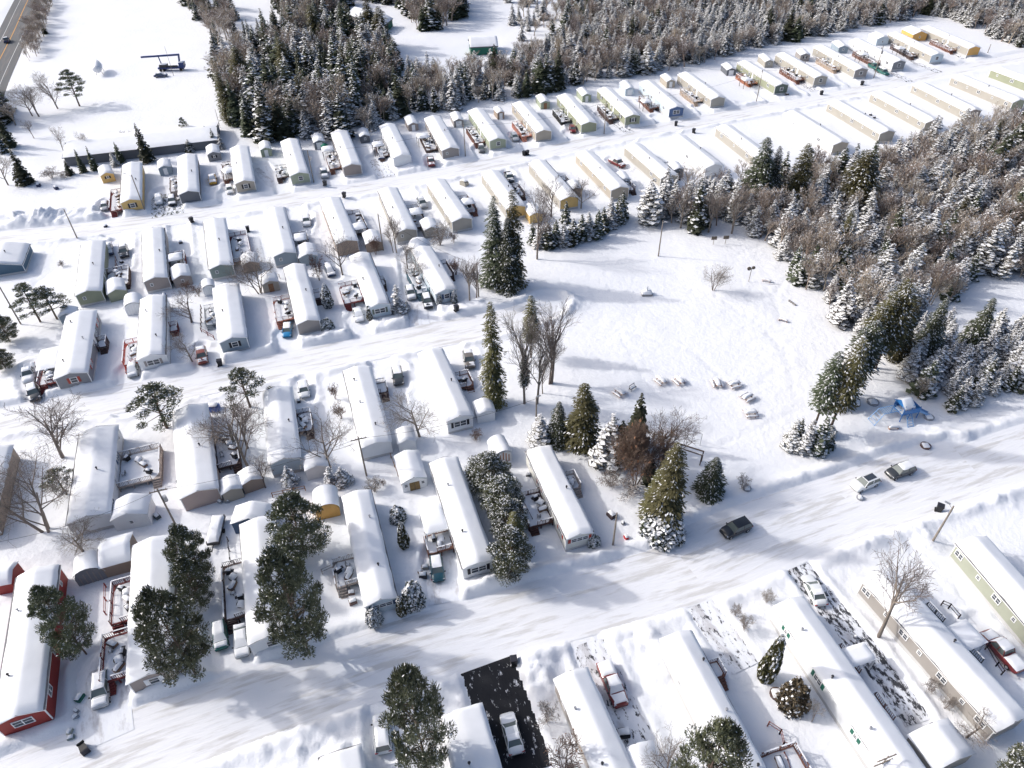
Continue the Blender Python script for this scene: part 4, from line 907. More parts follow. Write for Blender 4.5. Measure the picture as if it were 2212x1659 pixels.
def shrub_round(seed, snowy=.5, n=3600, mt=None, dens=1.0, cone=False):
    """clipped or natural evergreen shrub, height 1, radius about .5"""
    r = np.random.RandomState(seed); L = LM(); d = norm(r.randn(n, 3)); d[:, 2] = np.abs(d[:, 2]) * 1.0 - .12
    lumps = 1 + .12 * np.sin(d[:, 0] * 7 + seed) * np.cos(d[:, 1] * 6 + d[:, 2] * 5); rad = (.55 + .45 * r.rand(n) ** .4) * lumps
    z = np.clip(d[:, 2], 0, 1) * rad
    if cone: t = r.rand(n) ** 1.4; a = r.rand(n) * 6.283; q = (1 - t) ** .52 * np.minimum(1, .6 + t * 2) * .5 * (.7 + .3 * r.rand(n)) * (1 + .1 * np.sin(a * 5 + t * 9)); p = np.stack([np.cos(a) * q, np.sin(a) * q, t], 1); d = norm(np.stack([np.cos(a), np.sin(a), np.full(n, .5)], 1))
    else: p = np.stack([d[:, 0] * rad * .5, d[:, 1] * rad * .5, z * .98], 1)
    out = norm(d + .6 * r.randn(n, 3)); sd = norm(np.cross(out, r.randn(n, 3))); s_ = .045
    L.quads(p, out * s_, sd * s_ * .6, 0)
    m = (r.rand(n) < snowy) & (rad > .75 if not cone else r.rand(n) < .8); k = m.sum()
    if k: L.quads(p[m] + d[m] * .02 + [0, 0, .015], norm(out[m] * [1, 1, .3]) * s_ * 1.15, norm(np.cross(d[m], out[m])) * s_, 1)
    c = L.mesh('foliage', [mt or needle, treesnow]); T = MB(); T.tube((0, 0, -.1), (0, 0, .6), .03, .01, 6); return T.mesh('stem', bark), c

PROTO = {}
def proto(kind, variants): PROTO[kind] = variants
proto('snowy', [spruce(10 + k, snowy=1.4, R=.20 + .03 * (k % 3), layers=24, per=9, seg=4, mats=[needled, treesnow], ragged=.5, bulge=.7) for k in range(5)])
proto('semi', [spruce(30 + k, snowy=.38, R=.20 + .02 * (k % 2), layers=30, per=10, seg=4, mats=[needle, treesnow], ragged=.35, bulge=.8) for k in range(4)])
proto('dark', [spruce(50 + k, snowy=.05, R=.19 + .02 * (k % 2), layers=34, per=11, seg=4, mats=[needle, treesnow], ragged=.3) for k in range(3)])
proto('olive', [spruce(70 + k, snowy=.13, R=.20, layers=40, per=13, seg=6, mats=[needleo, treesnow], ragged=.55, bulge=.45, fine=5) for k in range(3)])
proto('tall', [spruce(80 + k, snowy=.3, R=.19, base=.38, layers=26, per=12, seg=6, mats=[needleo if k else needle, treesnow], ragged=.6, bulge=.45, fine=5) for k in range(3)])
proto('bigsemi', [spruce(60 + k, snowy=.3, R=.21, layers=42, per=13, seg=6, mats=[needle, treesnow], ragged=.45, bulge=.65, fine=5) for k in range(2)])
proto('pine', [pine(90 + k, clusters=76, tufts=180, ts=.025, snowy=.06, base=.16, flat=.42) for k in range(3)])
proto('pinethin', [pine(110 + k, Rw=.34, clusters=30, tufts=110, ts=.026, snowy=.12, base=.38, flat=.32, shape=1) for k in range(3)])
proto('pinesnow', [pine(120 + k, Rw=.46, clusters=80, tufts=240, ts=.025, snowy=.18, base=.12) for k in range(2)])
proto('bare', [bare(130 + k, spread=.62, kids=(8, 6, 5, 4), tw=.0016) for k in range(4)])
proto('barewide', [bare(140 + k, spread=.85, trunks=3, kids=(6, 6, 5, 4), tw=.0013) for k in range(2)])
proto('baretall', [bare(150 + k, spread=.42, kids=(10, 6, 5, 3), tw=.0014, first=.35) for k in range(3)])
proto('twiggy', [bare(160, spread=.6, trunks=4, kids=(9, 7, 6, 4), tw=.0022, mats=(twigr, None), leafy=.05)])
proto('bush', [bare(170 + k, spread=.9, trunks=7, kids=(4, 5, 4), lv=3, tw=.006, mats=(twig, None)) for k in range(2)])
proto('redbush', [bare(180 + k, spread=.8, trunks=6, kids=(4, 5, 4), lv=3, tw=.006, mats=(twigr, deadleaf), leafy=.35) for k in range(2)])
proto('snowbush', [bare(190 + k, spread=.9, trunks=6, kids=(4, 5, 5), lv=3, tw=.006, mats=(twig, None), snowy=.5) for k in range(2)])
proto('round', [shrub_round(200 + k, snowy=.32) for k in range(2)])
proto('roundbrown', [shrub_round(210, snowy=.05, mt=pmat('brown_shrub', (.13, .105, .07), .9, var=.3, vscale=4))])
proto('cone', [shrub_round(220, snowy=.10, cone=True, mt=needleo, n=5000)])
proto('conesnow', [shrub_round(221, snowy=.3, cone=True)])
proto('birch', [bare(230 + k, spread=.42, kids=(9, 6, 4, 3), tw=.0028, first=.4, mats=(birchtw, treesnow), snowy=.22) for k in range(3)])
ROOTN = dict(snowy=('spruce_tree', 'spruce', 'trunk', 'crown'), semi=('spruce_tree', 'spruce', 'trunk', 'crown'), dark=('spruce_tree', 'spruce', 'trunk', 'crown'), olive=('spruce_tree', 'spruce', 'trunk', 'crown'),
             tall=('spruce_tree', 'spruce', 'trunk', 'crown'), pine=('pine_tree', 'pine', 'trunk', 'crown'), pinethin=('pine_tree', 'pine', 'trunk', 'crown'), pinesnow=('pine_tree', 'pine', 'trunk', 'crown'),
             round=('shrub', 'shrub', 'stem', 'foliage'), roundbrown=('shrub', 'shrub', 'stem', 'foliage'), cone=('conifer_shrub', 'shrub', 'stem', 'foliage'), conesnow=('conifer_shrub', 'shrub', 'stem', 'foliage'), bigsemi=('spruce_tree', 'spruce', 'trunk', 'crown'))
for k_ in ('bare', 'barewide', 'baretall', 'twiggy', 'birch'): ROOTN[k_] = ('bare_tree', 'bare tree', 'trunk', 'branches')
for k_ in ('bush', 'redbush', 'snowbush'): ROOTN[k_] = ('bare_shrub', 'shrub', 'stem', 'branches')
def plant(kind, pos, h, wf, lab, group, vi=None, rz=None):
    nm, cat, a, b = ROOTN[kind]; vs = PROTO[kind]; T, Cn = vs[(vi if vi is not None else rnd.randrange(99)) % len(vs)]
    o = thing(nm, lab, cat, pos, rnd.random() * 6.28 if rz is None else rz, group); o.scale = (h * wf, h * wf, h)
    if group and group.endswith(('wood right of the field', 'far row', 'top right', 'lane at the right')): o.rotation_euler = (rnd.gauss(0, .05), rnd.gauss(0, .05), o.rotation_euler.z)
    link(a, T, o); link(b, Cn, o); return o
WSPAN = dict(snowy=.42, semi=.42, dark=.40, olive=.44, tall=.36, pine=1.0, pinethin=.66, pinesnow=1.05, bigsemi=.42, bare=.66, barewide=.85, baretall=.62, twiggy=.95, bush=1.5, redbush=1.4, snowbush=1.5, round=1.0, roundbrown=1.0, cone=1.0, conesnow=1.0, birch=.6)
WFAC = dict(semi=.66, bigsemi=.66, dark=.68, olive=.66, snowy=.68, tall=.68, pine=.77, pinesnow=.85, round=.7, roundbrown=.8, cone=.72, conesnow=.72)
def tree(kind, bx, by, tx, ty, wm, lab, vi=None):
    p = P(bx, by); h = height(p, ty); p.z = gz(p.x, p.y) - .05
    q = wm * WFAC.get(kind, 1) / (WSPAN[kind] * h)
    return plant(kind, p, h, q, lab, 'trees and shrubs standing singly in the park', vi)
TREES = [
 ('bigsemi', 1625, 452, 1622, 292, 17, 'tallest snowy conifer above the top of the field'), ('bigsemi', 1655, 450, 1655, 312, 11, 'dark-tipped conifer right of the tallest one'), ('olive', 1712, 452, 1722, 305, 13, 'tall dark olive spruce standing over the wood'), ('tall', 1838, 462, 1862, 322, 15, 'tall olive pine rising over the right wood'),
 ('olive', 1808, 560, 1815, 455, 7, 'pointed olive spruce in the brown part of the wood'), ('semi', 1500, 500, 1500, 380, 8, 'tall spruce above the field edge'), ('baretall', 1470, 492, 1470, 385, 8, 'tall brown tree in the trunk-lined field edge'), ('baretall', 1530, 502, 1532, 392, 8, 'brown bare tree in the field edge, right of the tall spruce'), ('baretall', 1580, 505, 1583, 390, 8, 'brown bare tree below the tallest snowy conifer'),
 ('pinethin', 172, 229, 140, 150, 9, 'irregular dark pine on the snowy field near the highway'), ('bare', 125, 235, 92, 152, 9, 'bare tree left of the irregular field pine'),
 ('bare', 84, 251, 30, 182, 9, 'leaning bare tree near the highway with two trunks'), ('bare', 70, 250, 45, 178, 8, 'slim bare tree closest to the highway bend'),
 ('dark', 24, 318, 4, 240, 7, 'dark spruce on the left edge below the bare highway trees'), ('semi', 8, 330, -8, 262, 6, 'spruce cut by the left edge'), ('dark', 57, 397, 12, 320, 8, 'dark spruce leaning at the left edge, lower one'),
 ('bare', 18, 400, 0, 330, 7, 'bare tree under the lower left-edge spruce'), ('dark', 320, 349, 296, 262, 6.5, 'tallest dark spruce in front of the long grey building'), ('dark', 181, 372, 172, 320, 4, 'small spruce at the left corner of the long grey building'),
 ('dark', 206, 367, 203, 313, 4.5, 'small dark spruce in front of the long building wall'), ('dark', 262, 350, 255, 304, 4, 'small spruce left of the tallest one by the long building'), ('dark', 152, 378, 143, 345, 4, 'low spruce beyond the left end of the long building'),
 ('snowy', 250, 358, 244, 325, 4, 'snow-dusted low spruce by the long building'), ('pinethin', 405, 300, 390, 254, 3, 'thin wispy spruce over the long building roof'), ('dark', 450, 304, 444, 270, 3, 'narrow spruce at the right end of the long building'),
 ('semi', 412, 328, 403, 300, 5, 'snow-dusted bushy spruce behind the dark grey home'), ('semi', 466, 318, 458, 275, 4, 'spruce beside the small pole by the wood edge'), ('snowy', 480, 322, 474, 286, 4, 'snowy spruce where the wood meets the long building'),
 ('bare', 139, 332, 125, 268, 4, 'thin bare sapling left of the long building'), ('bare', 192, 332, 168, 283, 4, 'thin bare tree behind the long building roof'), ('bare', 277, 312, 266, 280, 4, 'small bare tree behind the ridge of the long building'),
 ('bare', 74, 299, 62, 258, 4, 'lonely bare sapling on the open snow at the left'), ('bush', 112, 384, 112, 362, 7, 'wide brown shrub below the long grey building'), ('bush', 142, 384, 142, 368, 4, 'smaller brown shrub right of the wide one'),
 ('pinethin', 88, 696, 40, 612, 6.5, 'left one of two leaning pines beside the olive home'), ('pinethin', 124, 690, 98, 621, 6.5, 'right one of two leaning pines beside the olive home'), ('pine', 22, 738, 2, 680, 6.5, 'dark round-crowned pine at the left edge'),
 ('pine', 12, 795, -4, 755, 6, 'bushy evergreen at the left edge above the white pickup'), ('bush', 135, 576, 133, 562, 2.5, 'tiny grey shrub left of the olive home'), ('bare', 414, 697, 388, 625, 8, 'bare tree right of the white shuttered home'),
 ('bare', 416, 782, 395, 722, 5.5, 'small bare tree beside the rust red car'), ('redbush', 405, 630, 405, 606, 3.2, 'withered red-brown shrub beside the taupe shed'), ('redbush', 430, 640, 430, 615, 3.4, 'withered red-brown shrub by the tiny barrel shed'),
 ('barewide', 562, 634, 545, 540, 8, 'wide grey bare tree between the blue-grey and grey homes'), ('bare', 740, 594, 722, 500, 7.5, 'bare tree in front of the brown windowless gable'), ('redbush', 690, 606, 684, 550, 4, 'red-brown leafy tree beside the rounded blue-grey shed'),
 ('baretall', 850, 547, 834, 483, 4, 'left one of two leaning bare trunks'), ('baretall', 857, 547, 846, 460, 5, 'right and taller one of two leaning bare trunks'), ('snowbush', 950, 530, 942, 484, 8, 'snow-laced spreading tree by the beige shed'),
 ('redbush', 812, 549, 812, 510, 4, 'reddish small tree before the brown shed'), ('redbush', 980, 524, 980, 500, 3, 'withered shrub below the beige gable home'), ('bare', 880, 579, 870, 520, 5, 'bare tree above the arched tent garage shadow'),
 ('bare', 893, 606, 882, 552, 5.5, 'bare tree beside the teal deck'), ('conesnow', 710, 662, 704, 612, 3.6, 'conical evergreen between the grey and pale blue homes'), ('snowy', 863, 676, 855, 612, 6, 'snowy open spruce right of the double-window pale home'),
 ('cone', 800, 691, 796, 661, 2.0, 'left cone shrub before the double window'), ('cone', 842, 679, 838, 653, 2.2, 'right cone shrub before the double window'), ('snowy', 880, 668, 878, 645, 3, 'snowy low shrub at the foot of the snowy open spruce'),
 ('conesnow', 950, 659, 947, 637, 2.2, 'snowy cone left of the navy-shuttered window'), ('conesnow', 982, 657, 979, 632, 2.2, 'snowy cone right of the navy-shuttered window'), ('round', 708, 712, 708, 687, 4.0, 'dark round shrub at the corner of the grey home'),
 ('redbush', 985, 594, 985, 560, 4.5, 'brown leafy tree beside the light blue home'), ('baretall', 1015, 657, 1006, 562, 6, 'snow-flecked reddish tree right of the light blue home'), ('baretall', 1030, 650, 1026, 575, 5, 'slim bare tree beside the pole at the light blue home'),
 ('bigsemi', 1072, 617, 1058, 418, 12, 'huge dark spruce of the pair above the field, left one'), ('olive', 1110, 614, 1100, 404, 10, 'huge dark spruce of the pair above the field, back one'), ('bigsemi', 1098, 625, 1097, 468, 10, 'dark front spruce of the huge group above the field'),
 ('olive', 1068, 874, 1065, 645, 8.5, 'narrow tall spruce at the end of the middle street'), ('tall', 1147, 772, 1150, 636, 6, 'slender pine with bare lower trunk on the field edge'), ('tall', 1133, 870, 1126, 752, 3.6, 'thin small-crowned spruce among bare trees'),
 ('baretall', 1191, 828, 1199, 662, 10, 'tallest bare tree on the left edge of the field'), ('baretall', 1160, 872, 1167, 690, 8, 'bare tree behind the light pole by the field'), ('baretall', 1133, 872, 1103, 662, 8, 'bare tree between the two tall spruces'),
 ('baretall', 1186, 830, 1180, 700, 6, 'twin trunk beside the tallest bare tree'), ('baretall', 1172, 850, 1180, 768, 4, 'young bare tree under the taller bare ones'), ('snowy', 1166, 957, 1165, 893, 7, 'snowy spruce behind the cream home by the junction'),
 ('bigsemi', 1205, 955, 1200, 866, 7, 'spruce left of the big snow-flecked one'), ('olive', 1256, 966, 1263, 827, 10.5, 'big snow-flecked spruce above the cream home'), ('snowy', 1314, 1000, 1318, 889, 8.5, 'frosted spruce left of the reddish bare tree'),
 ('snowy', 1296, 1002, 1296, 930, 5, 'lower frosted spruce at the drive edge'), ('dark', 1372, 960, 1380, 846, 7, 'dark pointed spruce behind the reddish bare tree'), ('dark', 1336, 1000, 1335, 905, 6, 'dark spruce between the frosted one and the reddish tree'),
 ('twiggy', 1371, 1050, 1371, 904, 9, 'dense reddish-brown bare tree in the middle clump'), ('bare', 1418, 1036, 1416, 897, 9, 'grey bare tree right of the reddish one'), ('dark', 1400, 1040, 1395, 980, 5, 'low dark spruce under the grey bare tree'),
 ('olive', 1430, 1142, 1461, 960, 10, 'big olive spruce leaning over the junction clump'), ('olive', 1412, 1120, 1440, 1010, 8, 'second olive spruce in the junction clump'), ('round', 1430, 1150, 1430, 1105, 8.5, 'snow-speckled skirt of low evergreen at the junction'),
 ('bigsemi', 1531, 1062, 1531, 986, 8, 'lone spruce on the snow beside the junction'), ('snowbush', 1603, 1054, 1603, 1030, 3, 'small snow-tipped shrub right of the lone spruce'), ('bush', 1318, 1050, 1318, 1022, 5, 'straw-coloured shrub at the foot of the middle clump'),
 ('snowbush', 1360, 1068, 1360, 1040, 6, 'snowy low thicket below the reddish tree'), ('round', 1283, 1178, 1283, 1155, 2.8, 'round snowy shrub by the red shutters'), ('snowy', 1705, 968, 1680, 905, 5.5, 'leftmost snowy spruce of the clump under the leaning pines'),
 ('snowy', 1735, 978, 1732, 905, 6, 'middle snowy spruce of the clump under the leaning pines'), ('semi', 1762, 978, 1750, 900, 6, 'dark-sided spruce of the clump under the leaning pines'), ('semi', 1788, 968, 1787, 938, 3.4, 'small spruce at the right of the clump'), ('semi', 1720, 950, 1712, 903, 4, 'back spruce of the clump under the leaning pines'),
 ('round', 1788, 940, 1788, 918, 3.6, 'evergreen shrub around the pine trunk'), ('tall', 1790, 935, 1835, 728, 8.5, 'large leaning pine at the field edge, right one'), ('tall', 1756, 930, 1785, 755, 8, 'large leaning pine at the field edge, left one'),
 ('tall', 1890, 795, 1965, 598, 11, 'massive dark spruce on the wood edge, right one'), ('olive', 1930, 775, 1975, 640, 8, 'dark spruce standing behind the massive one'), ('tall', 1850, 815, 1880, 655, 8, 'slender olive spruce between the two leaning groups'), ('tall', 1815, 860, 1838, 705, 7, 'slender snowy-topped spruce above the leaning pines'), ('tall', 1868, 800, 1915, 628, 9, 'massive dark spruce on the wood edge, left one'), ('tall', 1835, 850, 1870, 690, 10, 'spruce with bare trunk on the wood edge'), ('snowy', 1810, 870, 1830, 720, 10, 'snow-heavy pine on the wood edge above the play area'),
 ('bigsemi', 1990, 770, 2060, 640, 9, 'spruce behind the massive pair, leaning right'), ('bigsemi', 2090, 760, 2160, 640, 9, 'dark-tipped spruce on the right above the low thicket'), ('pinesnow', 1058, 1050, 1045, 984, 8.5, 'snowy bushy pine at the top of the hedge row'),
 ('pinesnow', 1085, 1100, 1068, 1035, 7.5, 'bushy pine second in the hedge row'), ('pinesnow', 1098, 1150, 1085, 1080, 6.5, 'snow-caked pine third in the hedge row'), ('olive', 1112, 1190, 1118, 1105, 6, 'olive pine fourth in the hedge row'), ('pinesnow', 1105, 1243, 1108, 1150, 7, 'lowest pine of the hedge row beside the white home'),
 ('pine', 662, 1200, 622, 1070, 10.5, 'large spreading pine left of the orange-front shed'), ('pine', 668, 1410, 643, 1183, 10, 'largest pine on the near street side'), ('pine', 186, 1412, 140, 1268, 7.2, 'round pine between the red and taupe homes'),
 ('pine', 440, 1262, 410, 1137, 7, 'upper pine between the two near homes'), ('pine', 440, 1310, 412, 1205, 6, 'middle pine between the two near homes'), ('pine', 426, 1462, 390, 1285, 9.3, 'lower broad pine beside the taupe gable'), ('pine', 925, 1672, 895, 1440, 8.5, 'pine at the bottom edge beside the snowy car'),
 ('pine', 1500, 1745, 1512, 1560, 8.5, 'rounded evergreen at the bottom edge right of centre'), ('pinethin', 361, 924, 332, 832, 8.5, 'leaning pine on the middle street'), ('pinethin', 541, 880, 520, 797, 7, 'leaning pine top near the light blue windowless home'), ('bare', 135, 988, 95, 876, 11, 'large bare tree above the white blue-shuttered home'),
 ('barewide', 100, 1147, 62, 1004, 12, 'large many-stemmed bare tree at the left'), ('pinethin', 144, 1068, 117, 1015, 5, 'small dark leaning pine left of the white home'), ('bare', 179, 1191, 150, 1128, 7, 'bare tree over the grey arched shed'), ('bare', 506, 961, 475, 876, 9, 'left bare tree beside the brick-skirted home'),
 ('bare', 535, 1009, 490, 866, 8, 'middle and lowest bare tree beside the brick-skirted home'), ('bare', 535, 968, 520, 875, 7, 'right bare tree beside the brick-skirted home'), ('bare', 713, 1012, 708, 902, 8, 'bare tree with a dark nest-like crown by the white shed'), ('bare', 907, 944, 888, 848, 8.5, 'broad bare tree between the two white homes'),
 ('snowy', 629, 1046, 622, 1004, 4, 'small frosted spruce behind the light blue home'), ('snowy', 718, 1046, 715, 1006, 4.2, 'left of two frosted spruces at the bare tree foot'), ('snowy', 742, 1042, 738, 1008, 4.6, 'right of two frosted spruces at the bare tree foot'), ('bare', 574, 1054, 560, 984, 4, 'thin bare tree left of the light blue home gable'),
 ('redbush', 1028, 948, 1027, 930, 3.4, 'red-brown shrub in the snow below the white peaked shed'), ('redbush', 738, 905, 736, 872, 4, 'straw-red shrub left of the roof-vented home'), ('redbush', 725, 862, 722, 830, 3, 'tall straw shrub by the middle street'), ('bush', 810, 1062, 812, 1035, 4, 'brown shrub behind the navy-shuttered home'),
 ('redbush', 828, 1050, 828, 1036, 1.6, 'tiny orange shrub near the barn-style shed'), ('round', 860, 1122, 860, 1090, 3.4, 'round snow-capped evergreen on the lawn'), ('cone', 874, 1180, 869, 1129, 2.6, 'narrow dark cone tree below the round snow-capped evergreen'), ('round', 895, 1302, 895, 1255, 4.2, 'large round snow-capped shrub by the near street'),
 ('cone', 870, 1326, 867, 1290, 2.4, 'small brown cone shrub beside the large round shrub'), ('round', 810, 1343, 810, 1314, 3.0, 'snowy shrub under the triple window'), ('cone', 1652, 1465, 1668, 1373, 3.4, 'dark cone-shaped cedar in the near yard'), ('roundbrown', 1711, 1518, 1711, 1470, 4.6, 'large round brown shrub with snow pockets'),
 ('bare', 1898, 1376, 1940, 1218, 8, 'bare tree beside the long taupe home'), ('bush', 1655, 1300, 1655, 1276, 2.6, 'small brown shrub left of the white sedan'), ('bush', 1588, 1330, 1588, 1308, 2.2, 'smaller of two touching brown shrubs'), ('bush', 1606, 1358, 1606, 1332, 2.8, 'larger of two touching brown shrubs'),
 ('snowbush', 1181, 1560, 1181, 1522, 4, 'pale twiggy shrub left of the taupe-walled near home'), ('redbush', 1220, 1665, 1218, 1608, 5.5, 'large red-brown shrub at the bottom edge'), ('bare', 1432, 1690, 1425, 1600, 4.5, 'thin bare tree left of the rounded evergreen'), ('bush', 2006, 1490, 2003, 1465, 2.6, 'thin shrub beside the long taupe home wall'),
 ('bush', 2040, 1530, 2038, 1505, 2.6, 'second thin shrub beside the long taupe home wall'), ('bare', 2088, 1592, 2080, 1545, 4.5, 'small crooked bare tree above the beige garage'), ('barewide', 1540, 628, 1546, 566, 5, 'single bare tree in the middle of the field'), ('bare', 1754, 1558, 1755, 1520, 2, 'tiny sapling beside the round brown shrub'),
 ('bare', 1160, 560, 1140, 395, 8, 'tall bare tree behind the huge dark spruces'), ('bare', 1190, 468, 1188, 380, 7, 'bare tree in front of the mustard gable'), ('bare', 1255, 450, 1290, 385, 7, 'leaning bare tree right of the mustard gable'),
 ('semi', 1222, 480, 1222, 432, 5, 'spruce before the mustard gable'), ('snowy', 1400, 480, 1405, 380, 12, 'broad snow-covered spruce at the top of the field'), ('pinesnow', 2200, 1720, 2190, 1630, 7, 'evergreen tip in the bottom right corner'),
]
for t in TREES: tree(*t)

# woods: sighted outlines of where the trunks stand, with a share of each kind
HEDGE = [(1150, 525, 1142, 480), (1165, 535, 1160, 478), (1182, 535, 1178, 475), (1200, 528, 1196, 472), (1218, 530, 1214, 478), (1237, 528, 1232, 470), (1255, 518, 1250, 460), (1270, 515, 1268, 455), (1290, 512, 1285, 450), (1302, 498, 1300, 445), (1318, 490, 1315, 425), (1335, 482, 1332, 420), (1342, 470, 1340, 410)]
for k, (a, b, c, d) in enumerate(HEDGE):
    p = P(a, b); h = height(p, d); p.z = gz(p.x, p.y); plant(['semi', 'snowy', 'semi'][k % 3], p, h, 1.5, 'snow-dusted spruce in the hedge between the mustard home and the field', 'hedge of spruces along the top of the field')
WOODS = [
 ('right', [(1385, 470), (1500, 498), (1640, 515), (1690, 560), (1700, 605), (1765, 650), (1800, 700), (1880, 745), (1990, 690), (2080, 640), (2095, 590), (2212, 612), (2420, 640), (2420, 262), (2212, 280), (2110, 294), (1990, 325), (1870, 372), (1720, 400), (1560, 425), (1430, 440)],
  2.9, [('snowy', .52), ('birch', .30), ('semi', .12), ('dark', .06)], (5.5, 11)),
 ('thicket', [(1930, 780), (1980, 860), (2050, 885), (2130, 885), (2200, 855), (2320, 810), (2320, 700), (2212, 700), (2120, 705), (2060, 730), (1990, 715)], 2.6, [('snowy', .62), ('semi', .18), ('birch', .2)], (4, 7.5)),
 ('topleft', [(475, 205), (495, 265), (540, 298), (600, 312), (680, 296), (745, 300), (775, 245), (800, 228), (850, 215), (862, 130), (830, 95), (700, 85), (640, 70), (560, 105), (480, 150)], 3.9, [('dark', .34), ('semi', .26), ('snowy', .2), ('birch', .20)], (8, 15)),
 ('topmid', [(760, 250), (800, 300), (860, 250), (960, 240), (1040, 228), (1130, 212), (1250, 187), (1340, 167), (1430, 155), (1520, 142), (1490, 60), (1240, 20), (1215, 70), (1170, 120), (1090, 150), (960, 180), (900, 160), (880, 190)], 3.6, [('snowy', .46), ('birch', .26), ('semi', .16), ('dark', .12)], (6, 11)),
 ('topright', [(1520, 142), (1560, 125), (1640, 102), (1700, 92), (1790, 76), (1880, 56), (1950, 46), (2000, 30), (2070, 50), (2140, 82), (2212, 105), (2440, 150), (2440, -30), (2000, -75), (1240, -55), (1240, 20), (1490, 60)], 3.5, [('snowy', .64), ('birch', .18), ('semi', .1), ('dark', .08)], (6, 10)),
 ('topback', [(560, -35), (840, -40), (1000, -20), (1010, 30), (960, 62), (890, 72), (870, 20), (760, -5), (740, 60), (640, 62), (600, 30)], 4.0, [('birch', .45), ('dark', .2), ('semi', .2), ('snowy', .15)], (7, 13)),
 ('topcorner', [(390, -10), (500, 20), (520, 85), (470, 112), (430, 60)], 4.2, [('birch', .6), ('semi', .4)], (6, 10)),
 ('roadside', [(60, 95), (82, 20), (98, -40), (125, -40), (110, 30), (86, 120), (62, 135)], 2.6, [('birch', .9), ('dark', .1)], (4, 7)),
 ('leftedge', [(-60, 200), (-20, 190), (20, 232), (35, 270), (-30, 320), (-80, 300)], 3.4, [('birch', .6), ('semi', .4)], (6, 10)),
 ('roadfar', [(940, -20), (1200, -45), (1240, -40), (1220, 62), (1185, 92), (1120, 95), (1100, 60), (1140, 20)], 7.0, [('snowy', .5), ('birch', .5)], (6, 9)),
]
def blocked(x, y):
    for a, L, rz, hw in FOOT:
        c, s = math.cos(-rz), math.sin(-rz); dx, dy = x - a.x, y - a.y; lx, ly = dx * c - dy * s, dx * s + dy * c
        if abs(lx) < hw + 1 and -1.5 < ly < L + 1.5: return True
    return False
WLAB = dict(right='in the wood right of the field', thicket='in the low thicket above the lane at the right', topleft='in the dark wood behind the far row', topmid='in the mixed wood behind the far row', topright='in the wide forest at the top right',
            topback='around the grey and green houses in the far wood', topcorner='at the edge of the top left clearing', roadside='in the brush beside the highway', leftedge='in the brush at the left edge', roadfar='scattered on the far snowy clearing')
LOOK = dict(snowy='snow-laden spruce', semi='snow-dusted spruce', dark='dark green spruce', birch='leafless brown tree', olive='olive-tinted spruce')
cand = []
for nm, poly, sp, mix, hr in WOODS:
    wp = W2(poly); x0, x1 = min(p.x for p in wp), max(p.x for p in wp); y0, y1 = min(p.y for p in wp), max(p.y for p in wp); y1 = min(y1, 560)
    gx, gy = np.meshgrid(np.arange(x0, x1, sp), np.arange(y0, y1, sp)); rs = np.random.RandomState(len(nm) * 7 + 1)
    gx = gx + (rs.rand(*gx.shape) - .5) * sp * 1.1; gy = gy + (rs.rand(*gy.shape) - .5) * sp * 1.1; m = in_poly(gx, gy, wp)
    clump = vn(gx / 14, gy / 14, 9)
    for x, y, cl in zip(gx[m], gy[m], clump[m]):
        if blocked(x, y): continue
        r_ = (rs.rand() * .55 + (cl + .5) * .45); r_ = min(.999, max(0, (r_ - .5) * 1.25 + .5)); acc = 0; kd = mix[-1][0]
        for k_, pr in mix:
            acc += pr
            if r_ < acc: kd = k_; break
        h = hr[0] + (hr[1] - hr[0]) * rs.rand() ** 1.3
        if kd in ('dark', 'semi') and rs.rand() < .35: h *= 1.25; 
        px, py, zc = proj(Vector((x, y, h / 2)))
        if px < -60 or px > 2272 or py < -70: continue
        cand.append((h / zc, kd, x, y, h, nm))
cand.sort(key=lambda t: -t[0]); cnt = {'c': 0, 'b': 0}; rest = []
for sz, kd, x, y, h, nm in cand:
    key = 'b' if kd == 'birch' else 'c'
    if cnt[key] < (225 if key == 'c' else 240):
        cnt[key] += 1
        if key == 'c' and kd == 'dark' and rnd.random() < .35: kd = 'olive'
        plant(kd, (x, y, gz(x, y) - .05), h, (1.35 if key == 'c' else 1.2) * rnd.uniform(.75, 1.3), LOOK[kd] + ' ' + WLAB[nm], LOOK[kd] + 's ' + WLAB[nm])
    else: rest.append((kd, x, y, h))
print('wood candidates', len(cand), 'rest', len(rest))
# the countless rest of the woods: one object, its trees set out by geometry nodes
kinds = ['snowy', 'semi', 'dark', 'birch']; far_meshes = []; slot = {}
for kd in kinds:
    for vi, (T, Cn) in enumerate(PROTO[kd][:3]):
        me = bpy.data.meshes.new('far_tree'); a = []; 
        ob = []
        VV, FF, MM, mats, n0 = [], [], [], [], 0
        for q in (T, Cn):
            v = np.zeros(len(q.vertices) * 3, np.float32); q.vertices.foreach_get('co', v); v = v.reshape(-1, 3)
            li = np.zeros(len(q.loops), np.int32); q.loops.foreach_get('vertex_index', li); pm = np.zeros(len(q.polygons), np.int32); q.polygons.foreach_get('material_index', pm)
            tot = np.zeros(len(q.polygons), np.int32); q.polygons.foreach_get('loop_total', tot); st = np.zeros(len(q.polygons), np.int32); q.polygons.foreach_get('loop_start', st)
            sel = tot == 4; FF.append(li[st[sel][:, None] + np.arange(4)] + n0); MM.append(pm[sel] + len(mats)); VV.append(v); n0 += len(v); mats += list(q.materials)
        fm = npmesh('far_tree', np.concatenate(VV), np.concatenate(FF), np.concatenate(MM), mats); slot[(kd, vi)] = len(far_meshes)
        far_meshes.append(bpy.data.objects.new('far_tree', fm))
me = bpy.data.meshes.new('wood'); n_ = len(rest); rs = np.random.RandomState(5)
zz = ground_z(np.array([q[1] for q in rest]), np.array([q[2] for q in rest]))
